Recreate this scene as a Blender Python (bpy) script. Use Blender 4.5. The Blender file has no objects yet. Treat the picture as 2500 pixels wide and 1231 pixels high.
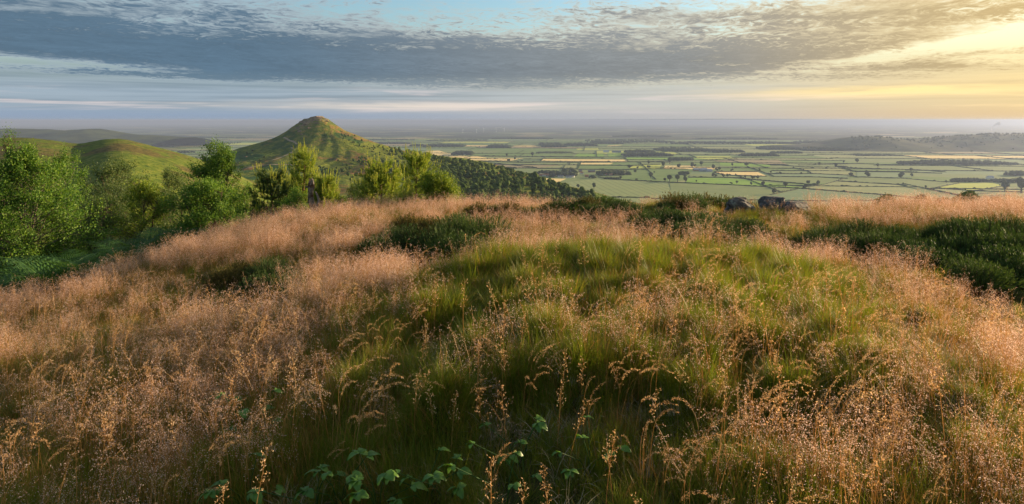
import bpy, math, random
import numpy as np
from mathutils import Vector, Matrix

# ------------------------------------------------------------------ camera, world, sun, exposure
F, HY, CX = 1629.0, 293.0, 1250.0          # focal length and eye level measured in the photograph's pixels
sc = bpy.context.scene
COL = sc.collection
cam = bpy.data.objects.new('camera', bpy.data.cameras.new('camera'))
COL.objects.link(cam)
cam.data.sensor_fit = 'HORIZONTAL'
cam.data.sensor_width = 36.0
cam.data.lens = 36.0 * F / 2500.0
cam.data.shift_y = -(615.5 - HY) / 2500.0
cam.data.clip_start = 0.05
cam.data.clip_end = 250000.0
cam.rotation_euler = (math.radians(90), 0, 0)
sc.camera = cam

SUN_AZ, SUN_EL = math.radians(63), math.radians(10)   # azimuth clockwise from +Y (to the right of the view)
SUN_DIR = Vector((math.sin(SUN_AZ) * math.cos(SUN_EL), math.cos(SUN_AZ) * math.cos(SUN_EL), math.sin(SUN_EL)))
sl = bpy.data.lights.new('sun', 'SUN')
sl.energy = 5.0
sl.angle = math.radians(0.6)
sl.color = (1.0, 0.73, 0.44)
sun = bpy.data.objects.new('sun', sl)
COL.objects.link(sun)
sun.rotation_euler = SUN_DIR.to_track_quat('Z', 'Y').to_euler()

sc.view_settings.view_transform = 'Standard'
sc.view_settings.look = 'None'
sc.view_settings.gamma = 1.0
sc.view_settings.use_curve_mapping = False
sc.view_settings.exposure = 1.42
cy = sc.cycles
cy.use_denoising = True
try:
    cy.denoiser = 'OPENIMAGEDENOISE'
    cy.denoising_input_passes = 'RGB_ALBEDO_NORMAL'
    cy.denoising_prefilter = 'ACCURATE'
except Exception:
    pass
cy.max_bounces = 7
cy.diffuse_bounces = 3
cy.glossy_bounces = 2
cy.transmission_bounces = 4
cy.transparent_max_bounces = 8
cy.volume_bounces = 2
cy.sample_clamp_indirect = 6.0
cy.use_adaptive_sampling = False


class NT:
    """small helper to write node trees as expressions"""
    def __init__(self, tree):
        self.t = tree
        self.n = tree.nodes
        self.l = tree.links

    def new(self, typ, **kw):
        n = self.n.new(typ)
        for k, v in kw.items():
            setattr(n, k, v)
        return n

    def put(self, sock, v):
        if isinstance(v, bpy.types.NodeSocket):
            self.l.new(v, sock)
        elif v is not None:
            if isinstance(v, (tuple, list)) and len(v) == 3 and sock.type == 'RGBA':
                v = (*v, 1.0)
            sock.default_value = v

    def m(self, op, a, b=None, c=None, clamp=False):
        n = self.new('ShaderNodeMath', operation=op, use_clamp=clamp)
        for i, v in enumerate((a, b, c)):
            if v is not None:
                self.put(n.inputs[i], v)
        return n.outputs[0]

    def add(self, a, b): return self.m('ADD', a, b)
    def sub(self, a, b): return self.m('SUBTRACT', a, b)
    def mul(self, a, b): return self.m('MULTIPLY', a, b)

    def ss(self, v, lo, hi, a=0.0, b=1.0):
        n = self.new('ShaderNodeMapRange', interpolation_type='SMOOTHSTEP')
        for i, x in enumerate((v, lo, hi, a, b)):
            self.put(n.inputs[i], x)
        return n.outputs[0]

    def mix(self, f, a, b, mode='MIX'):
        n = self.new('ShaderNodeMix', data_type='RGBA', blend_type=mode)
        self.put(n.inputs[0], f)
        self.put(n.inputs[6], a)
        self.put(n.inputs[7], b)
        return n.outputs[2]

    def noise(self, vec, scale, detail=4.0, rough=0.55, dist=0.0, dim='3D'):
        n = self.new('ShaderNodeTexNoise', noise_dimensions=dim)
        if vec is not None:
            self.put(n.inputs['Vector'], vec)
        n.inputs['Scale'].default_value = scale
        n.inputs['Detail'].default_value = detail
        n.inputs['Roughness'].default_value = rough
        n.inputs['Distortion'].default_value = dist
        return n.outputs['Fac']

    def xyz(self, x, y, z):
        n = self.new('ShaderNodeCombineXYZ')
        for i, v in enumerate((x, y, z)):
            self.put(n.inputs[i], v)
        return n.outputs[0]

    def sep(self, v):
        n = self.new('ShaderNodeSeparateXYZ')
        self.put(n.inputs[0], v)
        return n.outputs

    def ramp(self, f, stops):
        n = self.new('ShaderNodeValToRGB')
        self.put(n.inputs[0], f)
        el = n.color_ramp.elements
        while len(el) > 1:
            el.remove(el[-1])
        el[0].position = stops[0][0]
        el[0].color = (*stops[0][1], 1)
        for p, c in stops[1:]:
            e = el.new(p)
            e.color = (*c, 1)
        return n.outputs[0]


SKY_STRENGTH = 0.10
world = bpy.data.worlds.new('World')
sc.world = world
world.use_nodes = True
world.node_tree.nodes.clear()


def build_sky():
    w = NT(world.node_tree)
    out = w.new('ShaderNodeOutputWorld')
    bg = w.new('ShaderNodeBackground')
    bg.inputs[1].default_value = SKY_STRENGTH
    w.l.new(bg.outputs[0], out.inputs[0])
    sky = w.new('ShaderNodeTexSky', sky_type='NISHITA')
    sky.sun_disc = False
    sky.sun_elevation = SUN_EL
    sky.sun_rotation = SUN_AZ
    sky.altitude = 250
    sky.air_density = 1.2
    sky.dust_density = 1.5
    sky.ozone_density = 1.5
    tc = w.new('ShaderNodeTexCoord')
    d = tc.outputs['Generated']
    x, y, z = w.sep(d)
    az = w.m('ARCTAN2', x, y)
    hz = w.m('SQRT', w.add(w.mul(x, x), w.mul(y, y)))
    el = w.m('ARCTAN2', z, hz)
    zc = w.m('MAXIMUM', z, 0.0)
    # flat cloud deck seen in perspective
    den = w.add(zc, 0.055)
    u = w.m('DIVIDE', x, den)
    v = w.m('DIVIDE', y, den)
    deck = w.xyz(u, v, 0.0)
    big = w.noise(deck, 0.55, 5.0, 0.55, 0.3)
    warp = w.noise(deck, 1.3, 3.0, 0.5)
    ca_, sa_ = math.cos(0.5), math.sin(0.5)
    deck2 = w.xyz(w.add(w.add(w.mul(u, ca_), w.mul(v, sa_ * 0.6)), w.mul(warp, 0.9)), w.add(w.mul(v, ca_ * 0.75), w.mul(u, -sa_)), warp)
    mid = w.noise(deck2, 3.2, 6.0, 0.66, 0.5)
    fine = w.m('ADD', 0.5, w.mul(w.sub(w.noise(deck2, 12.0, 5.0, 0.68, 0.6), 0.5), w.ss(warp, 0.30, 0.68, 0.45, 1.7)))
    streak = w.noise(w.xyz(w.mul(az, 3.2), w.mul(el, 75.0), 3.0), 1.0, 4.0, 0.6, 0.4)
    streak2 = w.noise(w.xyz(w.mul(az, 2.0), w.mul(el, 40.0), 11.0), 1.0, 4.0, 0.55, 0.6)

    def pa(px): return math.atan((px - CX) / F)

    def pe(px, py):
        a = pa(px)
        return math.atan((HY - py) / F * math.cos(a))

    def gauss(px, py, sx, sy, tilt=0.0):
        a0, e0 = pa(px), pe(px, py)
        da = w.sub(az, a0)
        de = w.sub(w.sub(el, e0), w.mul(da, tilt))
        p = w.mul(da, F / sx)
        q = w.mul(de, F / sy)
        return w.m('EXPONENT', w.mul(w.add(w.mul(p, p), w.mul(q, q)), -1.0))
    # where the deck is closed and where it opens
    blobs = [(0, 108, 560, 68, 0.66, 0.0), (650, 130, 620, 70, 0.66, 0.0), (1300, 160, 640, 56, 0.66, 0.0), (1900, 150, 620, 48, 0.56, 0.03),
             (2350, 180, 380, 36, 0.46, 0.05), (200, 10, 640, 55, 0.38, 0.0), (2150, 30, 500, 60, 0.44, 0.0), (800, 200, 900, 26, 0.22, 0.0),
             (1180, 0, 300, 42, -0.06, -0.12), (1560, 40, 380, 40, 0.14, -0.02), (90, 152, 330, 13, -0.95, -0.02), (120, 194, 270, 12, -1.1, -0.02),
             (400, 66, 120, 30, -0.40, 0.0), (2330, 110, 360, 17, -0.72, 0.13), (2520, 130, 130, 60, -0.40, 0.1), (760, 210, 130, 9, -0.7, 0.0)]
    cov = 0.20
    # away from the frame the deck goes on, broken
    cov = w.add(cov, w.ss(el, 0.19, 0.32, 0.0, 0.28))
    cov = w.add(cov, w.ss(w.m('ABSOLUTE', az), 0.75, 1.1, 0.0, 0.22))
    for px, py, sx, sy, wt, tilt in blobs:
        cov = w.add(cov, w.mul(gauss(px, py, sx, sy, tilt), wt))
    cov = w.add(cov, w.mul(w.sub(big, 0.5), 0.60))
    cov = w.add(cov, w.mul(w.sub(mid, 0.5), 1.00))
    cov = w.add(cov, w.mul(w.sub(fine, 0.5), 1.15))
    cov = w.add(cov, w.mul(w.sub(streak2, 0.5), 0.70))
    # the deck frays into streaks towards the horizon
    cov = w.sub(cov, w.ss(w.add(el, w.mul(w.sub(streak2, 0.5), 0.05)), 0.070, 0.022, 0.0, 0.75))
    low = w.ss(el, 0.012, 0.072)
    mask = w.mul(w.ss(cov, 0.18, 0.66), low)
    core = w.ss(w.add(cov, w.add(w.mul(w.sub(w.add(mid, fine), 1.0), 0.6), w.mul(w.sub(streak2, 0.5), 0.7))), 0.30, 1.05)
    # nearness to the sun warms the clouds
    sd = w.new('ShaderNodeVectorMath', operation='DOT_PRODUCT')
    w.put(sd.inputs[0], d)
    sd.inputs[1].default_value = SUN_DIR
    ca = sd.outputs['Value']
    warm = w.ss(ca, 0.05, 0.84)
    hot = w.ss(ca, 0.64, 0.99)
    k = 0.49 / SKY_STRENGTH

    def K(c): return tuple(i * k for i in c)
    dark = w.mix(warm, K((0.082, 0.138, 0.196)), K((0.235, 0.238, 0.228)))
    dark = w.mix(hot, dark, K((0.50, 0.36, 0.15)))
    lite = w.mix(warm, K((0.30, 0.37, 0.42)), K((0.60, 0.55, 0.42)))
    lite = w.mix(hot, lite, K((0.78, 0.60, 0.29)))
    cloud = w.mix(core, lite, dark)
    shade = w.add(0.22, w.mul(w.add(w.add(mid, w.mul(fine, 0.9)), w.add(w.mul(big, 0.5), w.mul(streak2, 0.7))), 0.50))
    cloud = w.mix(1.0, cloud, w.xyz(shade, shade, shade), 'MULTIPLY')
    # clear air: Nishita, with the pale hazy belt low down
    blue = w.mix(1.0, sky.outputs[0], (0.59, 0.73, 0.87), 'MULTIPLY')
    blue = w.mix(w.mul(hot, 0.8), blue, K((0.74, 0.60, 0.33)))
    belt = w.mix(warm, K((0.275, 0.345, 0.405)), K((0.47, 0.465, 0.42)))
    belt = w.mix(hot, belt, K((0.74, 0.54, 0.23)))
    beltlow = w.mix(warm, K((0.215, 0.285, 0.385)), K((0.43, 0.405, 0.375)))
    beltlow = w.mix(hot, beltlow, K((0.70, 0.47, 0.19)))
    belt = w.mix(w.ss(el, 0.004, 0.024), beltlow, belt)
    streak3 = w.noise(w.xyz(w.mul(az, 1.3), w.mul(w.sub(el, w.mul(az, 0.006)), 95.0), 23.0), 1.0, 6.0, 0.62, 0.9)
    gm = w.mul(w.ss(w.add(w.mul(streak2, 0.5), w.mul(streak3, 0.5)), 0.44, 0.60), w.ss(el, 0.006, 0.030))
    belt = w.mix(w.mul(gm, 0.75), belt, w.mix(0.72, lite, dark))
    pink = w.mix(hot, K((0.62, 0.54, 0.53)), K((1.1, 0.75, 0.30)))
    pm = w.mul(w.ss(streak, 0.50, 0.68), w.mul(w.ss(el, 0.006, 0.018), w.ss(el, 0.062, 0.030)))
    belt = w.mix(w.mul(pm, 0.75), belt, pink)
    sw = w.ss(streak, 0.30, 0.58)
    belt = w.mix(w.mul(w.mul(gauss(1000, 259, 430, 11, -0.004), sw), 0.85), belt, K((0.66, 0.58, 0.50)))
    belt = w.mix(w.mul(w.mul(gauss(2250, 216, 330, 15, 0.01), sw), 0.9), belt, K((0.95, 0.72, 0.32)))
    clear = w.mix(w.ss(el, 0.035, 0.12), belt, blue)
    col = w.mix(mask, clear, cloud)
    w.put(bg.inputs[0], col)


build_sky()
world.cycles.sampling_method = 'MANUAL'
world.cycles.sample_map_resolution = 1024

# ------------------------------------------------------------------ helpers
RNG = np.random.default_rng(7)
R = random.Random(11)


def tag(o, label=None, cat=None, group=None, kind=None):
    if label: o['label'] = label
    if cat: o['category'] = cat
    if group: o['group'] = group
    if kind: o['kind'] = kind
    return o


def mesh(name, V, faces, mats=None, smooth=False, midx=None):
    """V (n,3); faces: one array (m,3)/(m,4) or a list of such arrays"""
    V = np.asarray(V, dtype=np.float32)
    if not isinstance(faces, list):
        faces = [faces]
    faces = [np.asarray(f, dtype=np.int32) for f in faces if len(f)]
    me = bpy.data.meshes.new(name)
    me.vertices.add(len(V))
    me.vertices.foreach_set('co', V.ravel())
    idx = np.concatenate([f.ravel() for f in faces])
    tot = np.concatenate([np.full(len(f), f.shape[1], dtype=np.int32) for f in faces])
    start = np.concatenate([[0], np.cumsum(tot)[:-1]]).astype(np.int32)
    me.loops.add(len(idx))
    me.loops.foreach_set('vertex_index', idx)
    me.polygons.add(len(tot))
    me.polygons.foreach_set('loop_start', start)
    if midx is not None:
        me.polygons.foreach_set('material_index', np.asarray(midx, dtype=np.int32))
    me.polygons.foreach_set('use_smooth', np.full(len(tot), smooth, dtype=bool))
    me.update(calc_edges=True)
    for m_ in (mats if isinstance(mats, (list, tuple)) else [mats]):
        if m_ is not None:
            me.materials.append(m_)
    return me


def link(name, me, parent=None, loc=None, rot=None, scale=None):
    o = bpy.data.objects.new(name, me)
    COL.objects.link(o)
    if parent is not None: o.parent = parent
    if loc is not None: o.location = loc
    if rot is not None: o.rotation_euler = rot
    if scale is not None: o.scale = scale if isinstance(scale, (tuple, list)) else (scale,) * 3
    return o


def empty(name, loc, rz=0.0, scale=1.0):
    o = bpy.data.objects.new(name, None)
    COL.objects.link(o)
    o.location = loc
    o.rotation_euler = (0, 0, rz)
    o.scale = (scale,) * 3
    o.empty_display_size = 0.2
    return o


def copy_tree(o, parent=None):
    c = o.copy()
    COL.objects.link(c)
    if parent is not None:
        c.parent = parent
    for ch in list(o.children):
        copy_tree(ch, c)
    return c


class Geo:
    """collects triangles and quads"""
    def __init__(self):
        self.V, self.T, self.Q, self.n = [], [], [], 0
        self.tm, self.qm = [], []

    def tri(self, V, T, m=0):
        V = np.asarray(V, float); T = np.asarray(T, int)
        self.V.append(V); self.T.append(T + self.n); self.tm.append(np.full(len(T), m)); self.n += len(V)

    def quad(self, V, Q, m=0):
        V = np.asarray(V, float); Q = np.asarray(Q, int)
        self.V.append(V); self.Q.append(Q + self.n); self.qm.append(np.full(len(Q), m)); self.n += len(V)

    def tube(self, P, r0, r1, k=5, m=0, jit=0.0, rng=None):
        P = np.asarray(P, float)
        n = len(P)
        T = np.gradient(P, axis=0)
        T /= np.linalg.norm(T, axis=1)[:, None] + 1e-9
        ref = np.array([0.0, 0, 1]) if abs(T[0, 2]) < 0.9 else np.array([1.0, 0, 0])
        A = np.cross(T, ref); A /= np.linalg.norm(A, axis=1)[:, None] + 1e-9
        B = np.cross(T, A)
        rad = np.linspace(r0, r1, n) if not isinstance(r0, np.ndarray) else r0
        ang = np.linspace(0, 2 * np.pi, k, endpoint=False)
        V = P[:, None, :] + rad[:, None, None] * (np.cos(ang)[None, :, None] * A[:, None, :] + np.sin(ang)[None, :, None] * B[:, None, :])
        if jit and rng is not None:
            V += rng.normal(0, jit, V.shape)
        V = V.reshape(-1, 3)
        i = np.arange(n - 1)[:, None] * k
        j = np.arange(k)[None, :]
        j2 = (j + 1) % k
        Q = np.stack([i + j, i + j2, i + k + j2, i + k + j], -1).reshape(-1, 4)
        self.quad(V, Q, m)

    def mesh(self, name, mats, smooth=False):
        V = np.concatenate(self.V)
        f, mi = [], []
        if self.T: f.append(np.concatenate(self.T)); mi.append(np.concatenate(self.tm))
        if self.Q: f.append(np.concatenate(self.Q)); mi.append(np.concatenate(self.qm))
        return mesh(name, V, f, mats, smooth, np.concatenate(mi))


def hash2(ix, iy, seed):
    h = (ix.astype(np.int64) * 374761393 + iy.astype(np.int64) * 668265263 + seed * 974711) & 0xFFFFFFFF
    h = ((h ^ (h >> 13)) * 1274126177) & 0xFFFFFFFF
    h = h ^ (h >> 16)
    return (h & 0xFFFFFF) / float(0xFFFFFF)


def vnoise(x, y, seed=0):
    x = np.asarray(x, float); y = np.asarray(y, float)
    ix, iy = np.floor(x), np.floor(y)
    fx, fy = x - ix, y - iy
    fx = fx * fx * fx * (fx * (fx * 6 - 15) + 10); fy = fy * fy * fy * (fy * (fy * 6 - 15) + 10)
    a, b = hash2(ix, iy, seed), hash2(ix + 1, iy, seed)
    c, d = hash2(ix, iy + 1, seed), hash2(ix + 1, iy + 1, seed)
    return (a * (1 - fx) + b * fx) * (1 - fy) + (c * (1 - fx) + d * fx) * fy


def fbm(x, y, seed=0, oct=4, gain=0.5):
    s, a, t = 0.0, 1.0, 0.0
    for i in range(oct):
        s = s + a * vnoise(np.asarray(x) * 2 ** i + 17.3 * i, np.asarray(y) * 2 ** i - 9.1 * i, seed + i * 31)
        t += a; a *= gain
    return s / t - 0.5


def sstep(v, lo, hi):
    t = np.clip((np.asarray(v, float) - lo) / (hi - lo), 0, 1)
    return t * t * (3 - 2 * t)


def pix(px, py, d):
    return ((px - CX) / F * d, d, (HY - py) / F * d)


# ------------------------------------------------------------------ materials
def new_mat(name):
    m = bpy.data.materials.new(name)
    m.use_nodes = True
    m.node_tree.nodes.clear()
    return m, NT(m.node_tree)


def bsdf(t, col, rough=0.85, spec=0.2, bump=None, bstr=0.3, bdist=0.02):
    b = t.new('ShaderNodeBsdfPrincipled')
    t.put(b.inputs['Base Color'], col)
    t.put(b.inputs['Roughness'], rough)
    b.inputs['Specular IOR Level'].default_value = spec
    if bump is not None:
        n = t.new('ShaderNodeBump')
        n.inputs['Strength'].default_value = bstr
        n.inputs['Distance'].default_value = bdist
        t.put(n.inputs['Height'], bump)
        t.l.new(n.outputs[0], b.inputs['Normal'])
    return b.outputs[0]


def finish(t, shader):
    o = t.new('ShaderNodeOutputMaterial')
    t.l.new(shader, o.inputs[0])


def leaf_mat(name, c1, c2, c3=None, tcol=None, tw=0.4, rough=0.5, spec=0.25, inst=0.35):
    """leaf or blade: colour varies from leaf to leaf and from plant to plant; light passes through"""
    m, t = new_mat(name)
    geo = t.new('ShaderNodeNewGeometry')
    oi = t.new('ShaderNodeObjectInfo')
    f = t.add(t.mul(geo.outputs['Random Per Island'], 1.0 - inst), t.mul(oi.outputs['Random'], inst))
    stops = [(0.1, c1), (0.6, c2)] + ([(0.92, c3)] if c3 else [])
    col = t.ramp(f, stops)
    s = bsdf(t, col, rough, spec)
    tr = t.new('ShaderNodeBsdfTranslucent')
    t.put(tr.inputs[0], t.mix(1.0, col, tcol or (1.25, 1.15, 0.6), 'MULTIPLY'))
    mx = t.new('ShaderNodeMixShader')
    mx.inputs[0].default_value = tw
    t.l.new(s, mx.inputs[1]); t.l.new(tr.outputs[0], mx.inputs[2])
    finish(t, mx.outputs[0])
    return m


def plain_mat(name, c1, c2, scale=5.0, rough=0.85, spec=0.2, bstr=0.4, bdist=0.02, detail=6.0, c3=None):
    m, t = new_mat(name)
    tc = t.new('ShaderNodeTexCoord').outputs['Object']
    n = t.noise(tc, scale, detail, 0.6)
    col = t.ramp(n, [(0.35, c1), (0.65, c2)] + ([(0.8, c3)] if c3 else []))
    finish(t, bsdf(t, col, rough, spec, n, bstr, bdist))
    return m

# ------------------------------------------------------------------ the moor under the camera
CTRL = [  # (pixel column, metres away, ground height)
    (0, 2, -1.78), (1250, 2, -1.56), (2500, 2, -1.52),
    (0, 3.5, -1.88), (600, 3.5, -1.68), (1250, 3.5, -1.52), (1800, 3.5, -1.44), (2500, 3.5, -1.54),
    (1500, 6, -1.39), (1800, 6, -1.48), (1200, 6, -1.52), (2100, 5.5, -1.64), (2450, 5, -1.74),
    (900, 6, -1.74), (600, 6, -1.90), (300, 6, -2.05), (0, 6, -2.18), (1500, 5, -1.43), (1350, 6.6, -1.46), (1650, 6.6, -1.45),
    (1500, 8, -1.78), (1800, 8, -1.80), (2200, 8, -1.86), (2500, 8, -1.72), (1050, 8, -1.95), (700, 8, -2.06), (300, 8, -2.28), (0, 8, -2.5),
    (1500, 11, -1.86), (1800, 11, -1.80), (2200, 11, -1.80), (2500, 11, -1.62), (1050, 11, -1.95), (700, 11, -2.13), (400, 11, -2.42), (200, 11, -2.78), (0, 11, -3.2),
    (1500, 14.5, -2.0), (1800, 14.5, -2.0), (2200, 14.5, -2.12), (2500, 14.5, -2.25), (1250, 14.5, -2.08), (1050, 14.5, -2.08), (800, 14.5, -2.2),
    (600, 14.5, -2.52), (400, 14.5, -3.0), (200, 14.5, -3.6), (0, 14.5, -4.2),
    (2500, 20, -4.2), (2200, 20, -4.2), (1500, 20, -4.0), (1250, 20, -3.5), (1050, 20, -3.0), (800, 20, -3.05), (550, 20, -3.5), (300, 20, -4.4), (0, 20, -5.2),
    (2500, 30, -9.0), (2200, 30, -9.0), (1500, 30, -8.5), (1250, 30, -7.0), (1050, 30, -5.8), (800, 30, -5.6), (550, 30, -6.1), (300, 30, -7.0), (0, 30, -7.8),
]
_cp = np.array([pix(p, 0, d)[:2] for p, d, z in CTRL] + [(-3, -4), (3, -4), (0, -9), (-9, -9), (9, -9), (-9, 0), (9, 0), (0, -25), (-25, -10), (25, -10), (-25, 5), (25, 5), (-30, 30), (34, 30)], float)
_cz = np.array([z for *_, z in CTRL] + [-1.75, -1.6, -1.7, -2.0, -1.5, -2.3, -1.5, -2.0, -3.5, -1.5, -5.0, -2.2, -9.5, -10.5], float)


def _tps(r):
    return r * r * np.log(r + 1e-9)


_NC = len(_cp)
_K = _tps(np.linalg.norm(_cp[:, None] - _cp[None], axis=2)) + np.eye(_NC) * 0.4
_P = np.hstack([np.ones((_NC, 1)), _cp])
_W = np.linalg.solve(np.block([[_K, _P], [_P.T, np.zeros((3, 3))]]), np.concatenate([_cz, np.zeros(3)]))


_rt = random.Random(40)
TUSS = []
for _k in range(4000):
    if len(TUSS) >= 115: break
    _p, _d = _rt.uniform(820, 2350), _rt.uniform(3.2, 7.3)
    _x = (_p - CX) / F * _d
    if all(math.hypot(_x - a, _d - b) > 0.33 for a, b, c, e in TUSS):
        TUSS.append((_x, _d, _rt.uniform(0.15, 0.27), _rt.uniform(0.09, 0.20)))
TUSS = np.array(TUSS)


def tuss(x, y):
    """height and nearness of the grass tussocks on the hummock"""
    h = np.zeros(len(x)); w = np.zeros(len(x))
    k = np.nonzero((y > 2.6) & (y < 8) & (np.abs(x) < 6))[0]
    for a, b, c, e in TUSS:
        g_ = np.exp(-((x[k] - a) ** 2 + (y[k] - b) ** 2) / (c * c))
        h[k] = np.maximum(h[k], g_ * e); w[k] = np.maximum(w[k], g_)
    return h, w


def ground_z(x, y, micro=True):
    x = np.asarray(x, float); y = np.asarray(y, float)
    sh = np.broadcast(x, y).shape
    p = np.stack([np.broadcast_to(x, sh).ravel(), np.broadcast_to(y, sh).ravel()], 1)
    r = np.hypot(p[:, 0], p[:, 1])
    rc = np.minimum(r, 33.0)
    q = p * (rc / np.maximum(r, 1e-6))[:, None]
    z = np.empty(len(p))
    for i in range(0, len(p), 20000):
        D = np.linalg.norm(q[i:i + 20000, None] - _cp[None], axis=2)
        z[i:i + 20000] = _tps(D) @ _W[:_NC] + _W[_NC] + q[i:i + 20000] @ _W[_NC + 1:]
    # beyond the crest the hillside drops away
    fwd = sstep(p[:, 1], -20, 25)
    z -= (np.clip(r - 33.0, 0, 60) + 0.62 * np.maximum(r - 93.0, 0)) * (0.05 + 0.25 * fwd)
    # unseen bank added right of the camera to shade the foreground grass
    bx, by = p[:, 0], p[:, 1]
    z += (0.9 + 1.0 * fbm(bx * 0.5, by * 0.8, 9, 3)) * np.exp(-((bx - 10.2) / 2.2) ** 4) * sstep(by, -8, -4) * sstep(-by, -6.6, -3.4)
    if micro:
        near = np.clip(1 - (r - 18) / 20, 0, 1)
        z += near * (0.15 * fbm(p[:, 0] * 0.9, p[:, 1] * 0.9, 3, 3) + 0.10 * fbm(p[:, 0] * 3.1, p[:, 1] * 3.1, 5, 2))
        z += tuss(p[:, 0], p[:, 1])[0]
    return z.reshape(sh)


def gz(x, y):
    return float(ground_z(np.array([x]), np.array([y]))[0])


def to_px(x, y, z):
    return CX + F * x / y, HY - F * z / y


def polar_sheet(fn, radii, nfine=420, ncoarse=60, half=math.radians(62)):
    th = np.concatenate([np.linspace(-half, half, nfine), np.linspace(half, 2 * math.pi - half, ncoarse + 2)[1:-1]])
    n, k = len(th), len(radii)
    X = np.sin(th)[None, :] * radii[:, None]
    Y = np.cos(th)[None, :] * radii[:, None]
    Z = fn(X, Y)
    V = np.stack([X, Y, Z], -1).reshape(-1, 3)
    i = np.arange(k - 1)[:, None] * n
    j = np.arange(n)[None, :]
    j2 = (j + 1) % n
    Q = np.stack([i + j, i + n + j, i + n + j2, i + j2], -1).reshape(-1, 4)
    V = np.vstack([V, [0, 0, float(np.mean(Z[0]))]])
    c = len(V) - 1
    T = np.stack([np.full(n, c), np.arange(n), (np.arange(n) + 1) % n], 1)
    return V, [Q, T]


def moor_material():
    m, t = new_mat('moor_soil')
    tc = t.new('ShaderNodeTexCoord').outputs['Object']
    a = t.noise(tc, 0.6, 5)
    b = t.noise(tc, 14.0, 6, 0.65)
    c1 = t.ramp(b, [(0.3, (0.022, 0.022, 0.010)), (0.5, (0.050, 0.052, 0.018)), (0.72, (0.095, 0.080, 0.040))])
    c2 = t.ramp(b, [(0.3, (0.030, 0.042, 0.012)), (0.7, (0.062, 0.085, 0.024))])
    col = t.mix(t.ss(a, 0.4, 0.62), c1, c2)
    finish(t, bsdf(t, col, 0.95, 0.1, b, 0.9, 0.04))
    return m


_V, _f = polar_sheet(ground_z, np.concatenate([np.geomspace(0.5, 20, 170), np.geomspace(20.6, 430, 60)]))
o = link('moor_ground', mesh('moor_ground', _V, _f, moor_material(), True))
tag(o, kind='structure')

# ------------------------------------------------------------------ the plain
PLAIN = -222.0


def plain_pt(px, py, dz=0.0):
    d = F * PLAIN / (HY - py)
    return ((px - CX) / F * d, d, PLAIN + dz)


def plain_material():
    m, t = new_mat('far_farmland')
    tc = t.new('ShaderNodeTexCoord').outputs['Object']
    x, y, z = t.sep(tc)
    c, s = math.cos(0.2), math.sin(0.2)
    p = t.xyz(t.add(t.mul(x, c), t.mul(y, s)), t.add(t.mul(y, c), t.mul(x, -s)), 0.0)
    vo = t.new('ShaderNodeTexVoronoi', voronoi_dimensions='2D', feature='F1', distance='CHEBYCHEV')
    t.put(vo.inputs['Vector'], p)
    vo.inputs['Scale'].default_value = 1 / 420.0
    cr = t.sep(vo.outputs['Color'])
    col = t.ramp(cr[0], [(0.0, (0.040, 0.060, 0.028)), (0.3, (0.08, 0.115, 0.045)), (0.55, (0.16, 0.19, 0.075)), (0.78, (0.09, 0.12, 0.05)), (0.90, (0.34, 0.28, 0.15))])
    col.node.color_ramp.interpolation = 'CONSTANT'
    wood = t.noise(p, 1 / 1500.0, 7.0, 0.68)
    col = t.mix(t.ss(wood, 0.46, 0.55), col, (0.018, 0.028, 0.014))
    town = t.noise(p, 1 / 210.0, 3.0, 0.6)
    col = t.mix(t.mul(t.ss(wood, 0.53, 0.62), t.ss(town, 0.66, 0.72)), col, (0.42, 0.38, 0.34))
    finish(t, bsdf(t, col, 0.95, 0.05))
    return m


def plain_fn(X, Y):
    return np.full(X.shape, PLAIN) - 0.0


_V, _f = polar_sheet(plain_fn, np.array([5.0, 300, 800, 1500, 3000, 6000, 12000, 25000, 50000, 100000.0]), 40, 20)
o = link('plain', mesh('plain', _V, _f, plain_material()))
tag(o, kind='structure')

# ------------------------------------------------------------------ hills
SUMMIT = ((775 - CX) / F * 1200.0, 1200.0)


def _prof(pts):
    a = np.array(pts, float)
    return lambda r: np.interp(r, a[:, 0], a[:, 1])


_left = _prof([(0, 0), (8, 0.7), (22, 5), (29, 9), (42, 18), (55, 27.5), (75, 39), (100, 48), (130, 57), (158, 67), (210, 78), (300, 98), (420, 125), (700, 180), (1000, 250), (2600, 420)])
_right = _prof([(0, 0), (9, 0.7), (18, 5), (29, 13.5), (48, 26), (70, 35), (92, 44), (112, 51), (136, 58), (158, 65.5), (200, 72), (240, 79.5), (290, 86), (335, 96), (380, 109), (420, 122), (455, 134), (500, 147), (640, 185), (900, 250), (2600, 420)])
_front = _prof([(0, 0), (8, 0.8), (16, 7), (30, 17), (50, 30), (80, 44), (120, 58), (170, 70), (230, 78), (320, 85), (450, 89), (620, 93), (900, 92), (1300, 80)])
_fright = _prof([(0, 0), (8, 0.8), (16, 6), (30, 15.5), (50, 28), (80, 40), (130, 56), (200, 70), (300, 81), (420, 89), (520, 97), (600, 112), (700, 140), (820, 190), (950, 250), (2600, 420)])
_back = _prof([(0, 0), (8, 1), (30, 14), (80, 42), (200, 84), (400, 140), (800, 240), (2600, 420)])


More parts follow.
